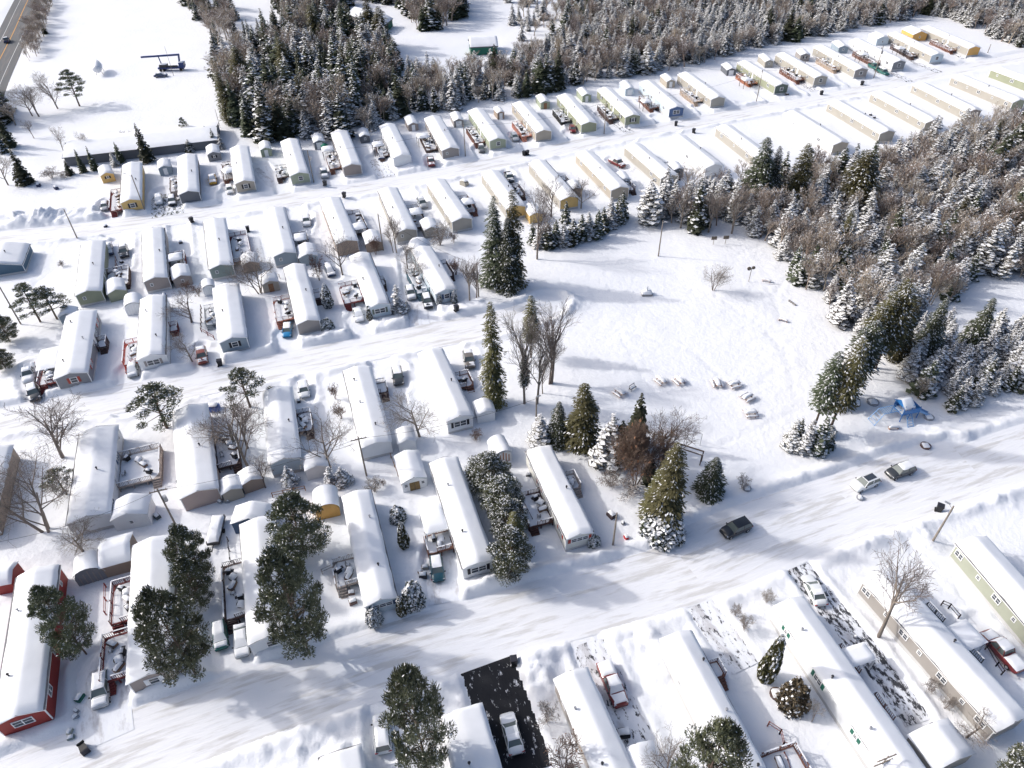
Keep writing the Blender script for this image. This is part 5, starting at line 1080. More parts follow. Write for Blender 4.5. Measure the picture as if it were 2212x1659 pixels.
me.vertices.add(n_); me.vertices.foreach_set('co', np.array([(q[1], q[2], z) for q, z in zip(rest, zz)], np.float32).ravel())
ai = me.attributes.new('pick', 'INT', 'POINT'); ai.data.foreach_set('value', np.array([slot[(q[0], rs.randint(3))] for q in rest], np.int32))
ah = me.attributes.new('size', 'FLOAT_VECTOR', 'POINT'); ah.data.foreach_set('vector', np.array([(q[3] * 1.35 * w_, q[3] * 1.35 * w_, q[3]) for q, w_ in zip(rest, rs.uniform(.75, 1.3, n_))], np.float32).ravel())
ar = me.attributes.new('turn', 'FLOAT_VECTOR', 'POINT'); ar.data.foreach_set('vector', np.array([(0, 0, rs.rand() * 6.28) for q in rest], np.float32).ravel())
wo = link('forest', me); tag(wo, 'distant mass of snow-covered spruces and leafless trees filling the woods', 'forest', kind='stuff')
ng = bpy.data.node_groups.new('wood', 'GeometryNodeTree'); ng.interface.new_socket('Geometry', in_out='INPUT', socket_type='NodeSocketGeometry'); ng.interface.new_socket('Geometry', in_out='OUTPUT', socket_type='NodeSocketGeometry')
gi = ng.nodes.new('NodeGroupInput'); go = ng.nodes.new('NodeGroupOutput'); iop = ng.nodes.new('GeometryNodeInstanceOnPoints'); m2p = ng.nodes.new('GeometryNodeMeshToPoints')
ng.links.new(gi.outputs[0], m2p.inputs[0]); ng.links.new(m2p.outputs[0], iop.inputs['Points'])
join = ng.nodes.new('GeometryNodeJoinGeometry')
for o in reversed(far_meshes):
    oi = ng.nodes.new('GeometryNodeObjectInfo'); oi.inputs['Object'].default_value = o; oi.inputs['As Instance'].default_value = True; ng.links.new(oi.outputs['Geometry'], join.inputs[0])
ng.links.new(join.outputs[0], iop.inputs['Instance']); iop.inputs['Pick Instance'].default_value = True
def attr(name, t):
    a = ng.nodes.new('GeometryNodeInputNamedAttribute'); a.data_type = t; a.inputs['Name'].default_value = name; return [s for s in a.outputs if s.enabled and s.name == 'Attribute'][0]
ng.links.new(attr('pick', 'INT'), iop.inputs['Instance Index']); ng.links.new(attr('size', 'FLOAT_VECTOR'), iop.inputs['Scale'])
e2r = ng.nodes.new('FunctionNodeEulerToRotation'); ng.links.new(attr('turn', 'FLOAT_VECTOR'), e2r.inputs[0]); ng.links.new(e2r.outputs[0], iop.inputs['Rotation'])
ng.links.new(iop.outputs[0], go.inputs[0]); md = wo.modifiers.new('wood', 'NODES'); md.node_group = ng
# ------------------------------------------------------------------ vehicles
def car_proto(kind):
    L, W, hood, belt, top, cab = {  # cab: rear base, rear top, front top, front base (x from the middle, front is +x)
        'sedan': (4.6, 1.8, .88, .95, 1.42, (-1.75, -1.05, .35, 1.1)), 'suv': (4.5, 1.86, 1.02, 1.08, 1.66, (-2.15, -1.8, .35, 1.05)),
        'hatch': (4.1, 1.76, .92, .98, 1.5, (-1.95, -1.5, .4, 1.1)), 'pickup': (5.5, 1.95, 1.1, 1.12, 1.82, (-.75, -.45, .75, 1.25))}[kind]
    h = L / 2; fr = {'sedan': .98, 'suv': belt, 'hatch': belt, 'pickup': 1.08}[kind]
    st = [(-h, .80, .62, .45), (-h + .12, .93, fr - .06, .30), (-h + .55, 1, fr, .26), (-h * .45, 1, belt, .24), (0, 1, belt, .24), (h * .38, 1, belt - .01, .24), (h * .52, 1, (belt + hood) / 2, .24), (h * .78, .97, hood - .05, .26), (h - .15, .90, hood - .2, .30), (h, .76, .60, .42)]
    V = []; F = []; n = 9
    for x, wf, zt, zb in st:
        w_ = W / 2 * wf
        sec = [(0, zb), (w_ * .85, zb), (w_ * .99, zb + .12), (w_, .58), (w_ * .985, zt - .16), (w_ * .93, zt - .03), (w_ * .6, zt + .03), (0, zt + .045)]
        ring = sec + [(-a, b) for a, b in reversed(sec[1:-1])]; n = len(ring); V += [(x, a, b) for a, b in ring]
    for i in range(len(st) - 1):
        for j in range(n): F.append((i * n + j, (i + 1) * n + j, (i + 1) * n + (j + 1) % n, i * n + (j + 1) % n))
    F.append(tuple(range(n))); F.append(tuple(range((len(st) - 1) * n + n - 1, (len(st) - 1) * n - 1, -1)))
    b = MB(); b.add(V, F)
    if kind == 'pickup':                                   # the open load bed: a sunken dark tray with walls
        b2 = MB(); b2.box(-h + .12, -.85, -W / 2 + .1, W / 2 - .1, belt + .0, belt + .05); 
    out = {'body': b.mesh('body', paint('white', PAINT['white']), True)}
    rb, rt, ft, fb = cab; wb, wt = W / 2 * .93, W / 2 * .72; z0 = belt - .04; z1 = top - .05
    g = MB(); g.add([(rb, -wb, z0), (fb, -wb, z0), (fb, wb, z0), (rb, wb, z0), (rt, -wt, z1), (ft, -wt, z1), (ft, wt, z1), (rt, wt, z1)], [(0, 1, 5, 4), (1, 2, 6, 5), (2, 3, 7, 6), (3, 0, 4, 7), (4, 5, 6, 7)])
    out['window_glass'] = g.mesh('window_glass', carglass)
    r = MB(); NX, NY = 6, 6; RV = []
    for i in range(NX + 1):
        for j in range(NY + 1):
            u, v = i / NX, j / NY * 2 - 1; RV.append((rt - .05 + (ft - rt + .1) * u, v * (wt + .03), z1 + .01 + .06 * (1 - v * v) ** .5 * min(1, 4 * u * (1 - u) + .25)))
    r.add(RV, [(i * (NY + 1) + j, (i + 1) * (NY + 1) + j, (i + 1) * (NY + 1) + j + 1, i * (NY + 1) + j + 1) for i in range(NX) for j in range(NY)])
    for s in (-1, 1):
        for (xb, xt) in ((rb, rt), (fb, ft)): r.bar((xb, s * wb, z0), (xt, s * wt, z1 + .02), .09, .09)
        xm = (rb + fb) / 2 - .1; r.bar((xm, s * wb * 1.0, z0), ((rt + ft) / 2, s * (wt + .01), z1), .09, .05); r.bar((rt, s * wt, z1 + .01), (ft, s * wt, z1 + .01), .08, .06)
    out['roof'] = r.mesh('roof', paint('white', PAINT['white']), False)
    wh = MB(); wh.tube((0, -.11, 0), (0, .11, 0), .335, n=16); ri = MB(); ri.tube((0, -.12, 0), (0, .12, 0), .2, n=10)
    out['wheel'] = wh.mesh('tyre', tyre); out['rim'] = ri.mesh('rim', galv)
    hl = MB(); hl.box(-.09, .03, -.17, .17, -.07, .07); out['headlight'] = hl.mesh('headlight', headl); out['taillight'] = hl.mesh('tail_light', taill)
    mi = MB(); mi.box(-.07, .07, -.1, .1, -.06, .07); out['mirror'] = mi.mesh('mirror', black)
    out['dim'] = (L, W, hood, belt, top, cab, h); return out
CP = {k: car_proto(k) for k in ('sedan', 'suv', 'hatch', 'pickup')}
def make_car(px, py, qx, qy, kind, col, lvl, lab, k):
    a = P(px, py, .5); b = P(qx, qy, .5); d = b - a; rz = math.atan2(d.y, d.x); z = gz(a.x, a.y) + .03
    if 'highway' in lab: z = -.15
    c = CP[kind]; L, W, hood, belt, top, cab, h = c['dim']
    cat = {'pickup': 'pickup truck'}.get(kind, 'car')
    o = thing('parked_' + ('pickup' if kind == 'pickup' else 'car'), lab, cat, (a.x, a.y, z), rz, 'vehicles of the residents')
    pm = paint(col, PAINT[col])
    for nm in ('body', 'window_glass', 'roof'):
        q = link(nm, c[nm], o)
        if nm != 'window_glass':
            q.material_slots[0].link = 'OBJECT'; q.material_slots[0].material = pm if not (kind == 'suv' and col == 'white' and lvl == 0 and nm == 'never') else black
    for x in (-h * .62, h * .64):
        for s in (-1, 1): w_ = link('wheel', c['wheel'], o); w_.location = (x, s * (W / 2 - .1), .335); link('rim', c['rim'], w_)
    for s in (-1, 1):
        q = link('headlight', c['headlight'], o); q.location = (h - .2, s * W * .36, hood - .24); q = link('tail_light', c['taillight'], o); q.location = (-h + .12, s * W * .39, belt - .22)
        q = link('mirror', c['mirror'], o); q.location = (cab[3] - .15, s * (W / 2 + .07), belt + .04)
    if 'sunroof' in lab: m = MB(); m.box(cab[1] + .35, cab[2] - .1, -.48, .48, top, top + .035); m.build('sunroof', glass, o)
    rt, ft = cab[1], cab[2]; wt = W / 2 * .72
    if lvl >= 1:
        sx = (rt, ft) if lvl == 2 or k % 3 else (rt, (rt + ft) / 2)
        snow_cap('roof_snow', sx[0] - .05, sx[1] + .02, -wt - .02, wt + .02, lambda x, y: top - .01, .16 if lvl == 2 else .1, o, 8, 8, k, wob=.8, p=5)
        snow_cap('hood_snow', cab[3] + .05, h - .22, -W * .44, W * .44, lambda x, y: belt + .0 + (hood - belt - .16) * max(0, (x - cab[3]) / (h - cab[3])), .12 if lvl == 2 else .05, o, 8, 8, k + 5, wob=1.6 if lvl == 1 else .8, p=4) if (lvl == 2 or k % 2) else None
    if lvl == 2:
        if kind == 'pickup': snow_cap('bed_snow', -h + .1, cab[0] - .05, -W * .46, W * .46, lambda x, y: belt - .02, .22, o, 8, 8, k + 9, wob=.6)
        elif kind == 'sedan': snow_cap('boot_snow', -h + .1, cab[0] + .25, -W * .45, W * .45, lambda x, y: belt, .16, o, 6, 8, k + 9, wob=.6)
        if k % 3: 
            m = MB(); z0, z1 = belt, top - .03; V = []
            n = 6
            for i in range(n + 1):
                for j in range(n + 1):
                    u = i / n; v = j / n * 2 - 1; V.append((ft + (cab[3] - ft) * u + .04, v * (wt + (W / 2 * .9 - wt) * u), z1 + (z0 - z1) * u + .07 * max(0, 1 - abs(v) ** 4)))
            m.add(V, [(i * (n + 1) + j, (i + 1) * (n + 1) + j, (i + 1) * (n + 1) + j + 1, i * (n + 1) + j + 1) for i in range(n) for j in range(n)]); m.build('windscreen_snow', snow, o, True)
    if kind == 'pickup' and lvl < 2: m = MB(); m.box(-h + .2, cab[0] - .05, -W / 2 + .14, W / 2 - .14, belt + .03, belt + .06); m.build('load_bed', black, o)
    return o
for k, c in enumerate(CARS): make_car(*c, k)

# ------------------------------------------------------------------ poles, cables
def pole(bx, by, tx, ty, lab, lamp=None, cross=0, box=False, r=.15, thin=False):
    p = P(bx, by); p.z = gz(p.x, p.y) - .2; h = height(P(bx, by), ty) + .2
    o = thing('street_light' if lamp else 'utility_pole', lab, 'street light' if lamp else 'pole', p, 0, 'poles along the streets')
    m = MB(); m.tube((0, 0, 0), (0, 0, h), r * (.5 if thin else 1), r * (.35 if thin else .68), 8); m.build('pole', polewood, o)
    if cross:
        for c in range(cross):
            m = MB(); z = h - .5 - c * 1.1; m.bar((-1.1, -.35, z), (1.1, .35, z), .1, .12)
            for x in (-.95, -.4, .4, .95): m.tube((x, x * .32, z + .06), (x, x * .32, z + .25), .05, n=6)
            m.build('crossarm', wood('crossarm', (.2, .17, .14)), o)
    if box: m = MB(); m.tube((.35, .1, h - 2.6), (.35, .1, h - 1.6), .26, n=10); m.build('transformer', galv, o)
    if lamp:
        dx, dy = lamp; m = MB(); m.tube((0, 0, h - .5), (dx * 1.6, dy * 1.6, h + .05), .04, n=6); a = m.build('lamp_arm', galv, o)
        m = MB(); m.box(-.4, .3, -.12, .12, -.06, .06); q = m.build('lamp_head', galv, a); q.location = (dx * 1.9, dy * 1.9, h + .05); q.rotation_euler = (0, 0, math.atan2(dy, dx))
    return o, p + Vector((0, 0, h))
PL = {}
for k, (bx, by, tx, ty, lab, lamp, cr, bo, th) in enumerate([
 (45, 700, 3, 619, 'leaning-looking wooden pole at the left edge above the dark round pine', None, 0, 0, 0), (168, 517, 138, 455, 'bare pole on the south kerb of the far street', None, 0, 0, 0),
 (314, 457, 288, 383, 'street light at the front corner of the yellow home', (-1, .3), 0, 0, 0), (678, 394, 665.5, 325, 'pole with a transformer between the sage and taupe far-row homes', None, 0, 1, 0),
 (1005.5, 341, 1000.5, 272, 'street light right of the dark taupe home', (-.8, .5), 0, 0, 0), (1305, 287.5, 1310, 217, 'pole before the shuttered olive home', None, 0, 0, 0), (1633.5, 221, 1648.5, 155, 'tall pole on the empty lot by the orange deck', None, 0, 0, 0),
 (1886.5, 171, 1906, 100, 'pole beside the dark green pickups', None, 0, 1, 0), (2133, 115, 2140, 96, 'short pole right of the last far-row home', None, 0, 0, 0), (828, 540, 819, 461, 'stout pole beside the brown shed', None, 0, 0, 0),
 (1034, 643.5, 1032, 572, 'slim pole at the light blue home garden', None, 0, 0, 0), (1422, 553.4, 1428.4, 477, 'tall light pole standing alone at the top of the field', (.3, -.3), 0, 0, 0), (792, 1028, 773, 944, 'power pole with low crossarm behind the roof-vented home', None, 1, 0, 0),
 (384, 1143, 340, 1055.6, 'power pole with a transformer behind the two near pines', None, 1, 1, 0), (1158, 940, 1155, 858, 'light pole behind the snowy spruce at the field edge', (.2, .1), 0, 0, 0), (1324, 1178, 1333, 1109, 'lone pole on the corner beside the cream home', None, 0, 0, 0),
 (2013, 1172, 2058, 1098, 'leaning pole on the right verge of the near street', (-.3, .3), 0, 0, 0), (375, 163, 357, 100, 'thin pale pole beside the drilling rig', None, 0, 0, 1), (476, 277, 467, 237, 'thin pole at the dark wood edge', None, 0, 0, 1),
 (839, 84, 834, 36, 'thin pole beside the green house wing', None, 0, 0, 1), (1884, 1678, 1910, 1632, 'antenna pole with cross bars at the bottom edge', None, 2, 0, 1)]):
    o, top = pole(bx, by, tx, ty, lab, lamp, cr, bo, .15, th); PL[k] = top
def cable(a, b, sag, lab, n=18):
    m = MB(); pts = [a.lerp(b, t / n) - Vector((0, 0, sag * 4 * (t / n) * (1 - t / n))) for t in range(n + 1)]
    for p, q in zip(pts[:-1], pts[1:]): m.tube(p, q, .022, n=4)
    tag(m.build('power_line', dark), lab, 'power line', 'power lines between the poles')
cable(PL[13] - Vector((0, 0, .3)), PL[12] - Vector((0, 0, .3)), 1.2, 'power line between the transformer pole and the crossarm pole')
cable(PL[12] - Vector((0, 0, .3)), PL[14] - Vector((0, 0, .3)), 1.2, 'power line from the crossarm pole to the light pole at the field')
cable(PL[13] - Vector((0, 0, .3)), P(-60, 1180, 8), 1.4, 'power line running from the transformer pole out to the left')
cable(PL[9] - Vector((0, 0, .3)), PL[10] - Vector((0, 0, .3)), 1.0, 'power line between the stout pole and the slim garden pole')

# ------------------------------------------------------------------ wheeled bins
bb = MB(); bb.add([(-.24, -.26, .06), (.24, -.26, .06), (.24, .26, .06), (-.24, .26, .06), (-.31, -.35, .98), (.31, -.35, .98), (.31, .35, .98), (-.31, .35, .98)], [(3, 2, 1, 0), (0, 1, 5, 4), (1, 2, 6, 5), (2, 3, 7, 6), (3, 0, 4, 7), (4, 5, 6, 7)])
ll = MB(); ll.add([(-.33, -.38, .985), (.33, -.38, .985), (.33, .38, 1.02), (-.33, .38, 1.02), (-.3, -.33, 1.07), (.3, -.33, 1.07), (.3, .36, 1.1), (-.3, .36, 1.1)], [(3, 2, 1, 0), (0, 1, 5, 4), (1, 2, 6, 5), (2, 3, 7, 6), (3, 0, 4, 7), (4, 5, 6, 7)])
ww = MB(); ww.tube((-.3, .3, .12), (.3, .3, .12), .12, n=10)
BINM = (bb.mesh('bin_body', black), ll.mesh('lid', pmat('bin_lid', (.03, .03, .04), .5)), ww.mesh('wheels', tyre))
for k, (x, y, lab) in enumerate([(703, 402, 'black wheeled bin at the kerb by the silver pickup'), (416, 484, 'black wheeled bin on the south side of the far street'), (537, 501, 'dark bin left of the blue-grey home'), (476, 787, 'black bin at the kerb by the blue-grey home gable'),
  (987, 677, 'black wheeled bin at the kerb below the light blue home'), (745, 430, 'black bin beside the brown home roof'), (1460, 270, 'dark bin at the kerb below the blue gable'), (1498, 287, 'dark bin across the far street from the blue gable'),
  (1132, 334, 'left of two bins on the far street edge'), (1139, 333, 'right of two bins on the far street edge'), (1774, 203, 'bin at the kerb right of the dark green gable'), (1862, 182, 'small bin at the kerb below the grey gable'), (2028, 1101, 'black wheeled bin beside the leaning pole'),
  (176, 1608, 'black bin tipped over at the corner of the lower left drive'), (1110, 1431, 'black bin at the top of the bare asphalt drive')]):
    p = P(x, y); o = thing('wheeled_bin', lab, 'bin', (p.x, p.y, gz(p.x, p.y)), rnd.random() * 6, 'wheeled bins at the kerbs'); o.scale = (1.25, 1.25, 1.25)
    for nm, me in zip(('bin_body', 'lid', 'wheels'), BINM): link(nm, me, o)
    if 'tipped' in lab: o.rotation_euler = (1.5, 0, .8); o.location.z += .4

# ------------------------------------------------------------------ picnic tables on the field
tw_ = wood('table', (.30, .17, .11))
def table_proto():
    o = thing('picnic_table', 'x', 'picnic table', (0, 0, 0), 0, 'picnic tables in an arc on the field')
    m = MB(); m.box(-.95, .95, -.38, .38, .72, .77); t = m.build('table_top', tw_, o)
    snow_cap('snow', -.95, .95, -.38, .38, lambda x, y: .77, .3, t, 8, 6, 2, p=5)
    for s in (-1, 1):
        m = MB(); m.box(-.95, .95, min(s * .62, s * .9), max(s * .62, s * .9), .43, .47); q = m.build('bench', tw_, o); snow_cap('snow', -.95, .95, min(s * .62, s * .9), max(s * .62, s * .9), lambda x, y: .47, .24, q, 8, 4, 3 + s, p=5)
        m = MB(); m.bar((s * .6, -.8, -.1), (s * .6, -.2, .71), .09, .05); m.bar((s * .6, .8, -.1), (s * .6, .2, .71), .09, .05); m.bar((s * .6, -.85, .4), (s * .6, .85, .4), .05, .09); m.build('leg', tw_, o)
    return o
tp = table_proto()
TB = [(1338, 852, .9, 'leftmost picnic table, next to the small frame bench'), (1427, 826, 1.0, 'picnic table behind the dark pointed spruce, left of a pair'), (1466, 826, 1.05, 'picnic table right of a pair at the top of the arc'), (1548, 831, 1.5, 'picnic table standing end-on left of the orange-edged one'),
      (1585, 833, -.5, 'picnic table with an orange-brown edge at the arc top right'), (1613, 862, -.9, 'picnic table on the right of the arc, second from its end'), (1620, 896, -.15, 'last picnic table at the lower right end of the arc')]
for k, (x, y, rz, lab) in enumerate(TB):
    o = tp if k == 0 else copy_tree(tp); p = P(x, y); o.location = (p.x, p.y, gz(p.x, p.y) - .05); o.rotation_euler = (0, 0, -rz if rz > .8 else -rz * .6); o.scale = (1.12, 1.05, 1.0); o['label'] = lab + ', snow-topped'
    o['label'] = ' '.join(o['label'].split()[:16])
def simple(name, lab, cat, x, y, rz=0, group=None, dz=0.0):
    p = P(x, y); return thing(name, lab, cat, (p.x, p.y, gz(p.x, p.y) + dz), rz, group)
o = simple('bench', 'small dark-framed bench beside the leftmost picnic table', 'bench', 1366, 842, .7)
m = MB(); m.box(-.7, .7, -.25, .25, .4, .46); q = m.build('seat', dark, o); snow_cap('snow', -.6, .6, -.2, .2, lambda x, y: .46, .15, q, 6, 4, 1)
for s in (-.6, .6): m = MB(); m.bar((s, -.25, -.1), (s, -.25, .4), .06, .06); m.bar((s, .25, -.1), (s, .25, 1.0), .06, .06); m.build('leg', dark, o)
m = MB(); m.bar((-.6, .25, .95), (.6, .25, .95), .06, .1); m.build('backrest', dark, o)
for x, y, rz, lab in [(1691, 693, -.5, 'snow-covered bench at the wood edge of the field'), (1655, 609, -.4, 'bench at the upper right of the field near a signpost'), (1930, 925, .1, 'low snow-covered bench below the playground')]:
    o = simple('bench', lab, 'bench', x, y, rz, 'benches round the field'); m = MB(); m.box(-.9, .9, -.22, .22, .4, .46); q = m.build('seat', tw_, o); snow_cap('snow', -.9, .9, -.22, .22, lambda x, y: .46, .25, q, 8, 4, 5)
    for s in (-.7, .7): m = MB(); m.box(s - .05, s + .05, -.2, .2, -.1, .399); m.build('leg', tw_, o)
# field: backstop frame, goal frame, disc baskets and boards
a, b = P(1452, 985), P(1513, 1005)
o = thing('backstop_frame', 'dark wooden beam frame in the middle clump beside the bare trees', 'frame', (a.x, a.y, gz(a.x, a.y)), math.atan2((b - a).y, (b - a).x)); Lb = (b - a).length
m = MB(); m.bar((0, 0, 2.2), (Lb, 0, 2.2), .2, .22); m.bar((0, .9, 2.1), (Lb, .9, 2.1), .15, .15); q = m.build('beam', wood('beam', (.10, .07, .055)), o); snow_cap('snow', 0, Lb, -.08, .08, lambda x, y: 2.3, .12, q, 12, 2, 4)
for x in (.1, Lb - .1):
    for y in (0, .9): m = MB(); m.bar((x, y, -.3), (x, y, 2.1), .15, .15); m.build('post', wood('beam', (.10, .07, .055)), o)
a, b = P(1460, 944), P(1512, 962); o = thing('goal_frame', 'thin pale goal frame on the snow behind the beam frame', 'goal', (a.x, a.y, gz(a.x, a.y)), math.atan2((b - a).y, (b - a).x)); Lb = (b - a).length
m = MB(); m.tube((0, 0, -.2), (0, 0, 2.4), .05); m.build('post', galv, o); m = MB(); m.tube((Lb, 0, -.2), (Lb, 0, 2.4), .05); m.build('post', galv, o); m = MB(); m.tube((0, 0, 2.4), (Lb, 0, 2.4), .05); m.build('crossbar', galv, o)
for x, y, ty, lab in [(1566, 528, 510, 'small board on a post at the top of the field, right one'), (1540, 530, 512, 'dark round board on a post at the top of the field, left one'), (1617, 609, 579, 'post with two dark round heads at the right of the field')]:
    p = P(x, y); h = height(p, ty); o = simple('signpost', lab, 'signpost', x, y, 0, 'posts on the field'); m = MB(); m.tube((0, 0, -.2), (0, 0, h), .06); m.build('post', polewood, o)
    m = MB()
    if 'two' in lab: m.tube((-.5, -.1, h - .2), (-.5, .1, h - .2), .4, n=12); m.tube((.35, -.1, h), (.35, .1, h), .35, n=12)
    else: m.box(-.6, .6, -.06, .06, h - .8, h)
    m.build('board', wood('board', (.13, .11, .09)), o)
o = simple('monument', 'small white post on a snow-capped stone in mid field', 'monument', 1397, 636); m = MB(); m.box(-1.1, 1.1, -.7, .7, -.2, .45); q = m.build('base', pmat('stone', (.3, .29, .28), .9, var=.2), o); snow_cap('snow', -1.1, 1.1, -.7, .7, lambda x, y: .45, .5, q, 8, 6, 2)
m = MB(); m.box(-.14, .14, -.14, .14, .45, 2.1); m.build('post', white, o)
st = pmat('stone', (.3, .29, .28), .9, var=.2)
for k, (x, y) in enumerate([(1705, 650), (1709, 653), (1713, 656), (1717, 659)]):
    o = simple('stone', 'one of four dark stepping stones in line at the wood edge', 'stone', x, y, 0, 'four dark stepping stones at the wood edge'); m = MB(); m.tube((0, 0, -.2), (0, 0, .25), .3, .22, 7); m.build('stone', st, o)
for k, (x, y, lab, r) in enumerate([(2000, 962, 'dark wooden tub half buried beside the turning place', .8), (1885, 870, 'snow-filled round trough left of the playground', 1.0), (2006, 903, 'snowy boulder below the playground slide', .8), (1858, 1074, 'lump of ice on the near street verge', .5), (1677, 1500, 'snow-filled wash tub in the cedar yard', .8), (1848, 1375, 'short stake sticking out of the snow by the bare tree', .25), (1613, 1058, 'snowy log near the small snow-tipped shrub', .6)]):
    o = simple('garden_tub' if 'tub' in lab or 'trough' in lab else 'boulder', lab, 'tub' if 'tub' in lab or 'trough' in lab else 'stone', x, y)
    m = MB(); m.tube((0, 0, -.3), (0, 0, .35), r * .9, r, 12); q = m.build('body', wood('tub' + ('' if 'tub' in lab else '_grey'), (.12, .08, .07) if 'wooden' in lab else (.3, .31, .33)), o); snow_cap('snow', -r * .68, r * .68, -r * .68, r * .68, lambda x, y: .35, .22, q, 6, 6, k, p=3)

# ------------------------------------------------------------------ playground
bl = pmat('blue_playground', (.03, .17, .45), .4, spec=.5); lb_ = pmat('pale_blue_tube', (.18, .36, .62), .35, spec=.5)
o = simple('playground', 'blue climbing frame with a white snow-covered roof', 'playground', 1950, 897, .25); o.scale = (1.15, 1.15, 1.1)
m = MB(); m.box(-1.3, 1.5, -1, 1, 1.25, 1.38); q = m.build('platform', bl, o); snow_cap('snow', -1.3, 1.5, -1, 1, lambda x, y: 1.38, .1, q, 6, 6, 4)
for x in (-1.25, 0, 1.45):
    for y in (-.95, .95): m = MB(); m.tube((x, y, -.3), (x, y, 3.0 if x < 1 else 2.3), .07); m.build('post', bl, o)
m = MB(); m.add([(-1.5, -1.1, 2.7), (.2, -1.1, 2.7), (.2, 1.1, 2.7), (-1.5, 1.1, 2.7), (-1.5, 0, 3.5), (.2, 0, 3.5)], [(0, 1, 5, 4), (2, 3, 4, 5), (1, 2, 5), (3, 0, 4)]); q = m.build('roof', bl, o)
snow_cap('roof_snow', -1.5, .2, -1.15, 1.15, lambda x, y: 3.55 - abs(y) * .72, .2, q, 8, 8, 3)
m = MB(); m.box(-1.2, 1.4, -1.04, -.98, 1.4, 2.15); m.box(-1.2, 1.4, .98, 1.04, 1.4, 2.15); m.box(1.44, 1.5, -.9, .9, 1.4, 2.1); m.build('side_panel', bl, o)
m = MB(); m.bar((1.5, -.5, 1.35), (3.6, -1.0, .1), .9, .06); m.bar((1.5, -.95, 1.5), (3.6, -1.4, .25), .06, .3); m.bar((1.5, -.05, 1.5), (3.6, -.6, .25), .06, .3); m.build('slide', lb_, o)
for y in (-.6, .6):
    m = MB(); m.tube((-1.3, y, 2.0), (-4.1, y, 2.0), .06); m.tube((-4.1, y, 2.0), (-5.3, y * 1.2, -.2), .06); m.build('monkey_bar_rail', lb_, o)
m = MB()
for k in range(9): m.tube((-1.5 - k * .32, -.6, 2.0), (-1.5 - k * .32, .6, 2.0), .03)
for k in range(4): m.tube((-4.35 - k * .27, -.65, 1.5 - k * .45), (-4.35 - k * .27, .65, 1.5 - k * .45), .03)
m.build('rungs', lb_, o)
m = MB(); m.bar((-.6, -1.0, 1.3), (-.9, -2.4, -.1), .08, .08); m.bar((.2, -1.0, 1.3), (.0, -2.4, -.1), .08, .08)
for k in range(5): m.bar((-.64 - .06 * k, -1.2 - k * .26, 1.1 - k * .26), (.16 - .04 * k, -1.2 - k * .26, 1.1 - k * .26), .06, .06)
m.build('ladder', lb_, o)

# ------------------------------------------------------------------ top left: boat, drilling rig
o = simple('boat', 'white shrink-wrapped boat on a stand in the sunny clearing', 'boat', 217, 157, 1.9); o.scale = (1.2, 1.2, 1.2)
V = []; ns = 9
for i in range(ns):
    t = i / (ns - 1); x = -3.4 + 6.8 * t; w_ = 1.25 * (1 - max(0, t - .45) ** 2 * 3.1) + .02; zb = .9 + .5 * max(0, t - .5) ** 2 * 3; V += [(x, 0, zb), (x, w_ * .7, zb + .35), (x, w_, 2.1), (x, w_ * .55, 2.5 + .5 * math.sin(math.pi * t)), (x, 0, 2.7 + .9 * math.sin(math.pi * t)), (x, -w_ * .55, 2.5 + .5 * math.sin(math.pi * t)), (x, -w_, 2.1), (x, -w_ * .7, zb + .35)]
m = MB(); m.add(V, [(i * 8 + j, (i + 1) * 8 + j, (i + 1) * 8 + (j + 1) % 8, i * 8 + (j + 1) % 8) for i in range(ns - 1) for j in range(8)] + [tuple(range(8)), tuple(range(8 * ns - 1, 8 * ns - 9, -1))]); m.build('hull', pmat('white_wrap', (.72, .74, .77), .5, var=.05), o, True)
for x in (-2, 1.5):
    for y in (-.8, .8): m = MB(); m.bar((x, y * 1.3, -.2), (x, y * .6, 1.3), .1, .1); m.build('stand_leg', dark, o)
o = simple('drilling_truck', 'dark blue truck with a long raised drilling mast', 'truck', 372, 152, .06); nv = pmat('rig_blue', (.03, .05, .16), .5)
m = MB(); m.box(-4.5, 4.8, -1.1, 1.1, .8, 1.3); m.build('chassis', nv, o); m = MB(); m.box(3.2, 5.0, -1.15, 1.15, 1.305, 2.8); q = m.build('cab', nv, o); m = MB(); m.box(4.2, 5.03, -1.0, 1.0, 1.95, 2.55); m.build('windscreen', glass, q); snow_cap('snow', 3.2, 5, -1.1, 1.1, lambda x, y: 2.8, .25, q, 5, 5, 1)
for x in (-3.6, -2.4, 3.6):
    for s in (-1, 1): m = MB(); m.tube((x, s * 1.0, .5), (x, s * 1.25, .5), .5, n=14); m.build('wheel', tyre, o)
m = MB(); m.bar((-9.5, 0, 4.9), (4.2, 0, 5.3), .5, .55); m.bar((3.2, -.5, 1.3), (3.9, -.5, 5.2), .2, .3); m.bar((3.2, .5, 1.3), (3.9, .5, 5.2), .2, .3); m.bar((-3.0, 0, 1.3), (-3.4, 0, 5.0), .25, .3); m.build('mast', nv, o)
m = MB(); m.box(-3.8, -1.2, -1, 1, 1.31, 2.3); m.box(-.8, 2.6, -1, -.5, 1.31, 1.9); q = m.build('engine_deck', dark, o); snow_cap('snow', -3.8, -1.2, -1, 1, lambda x, y: 2.3, .25, q, 5, 5, 2)

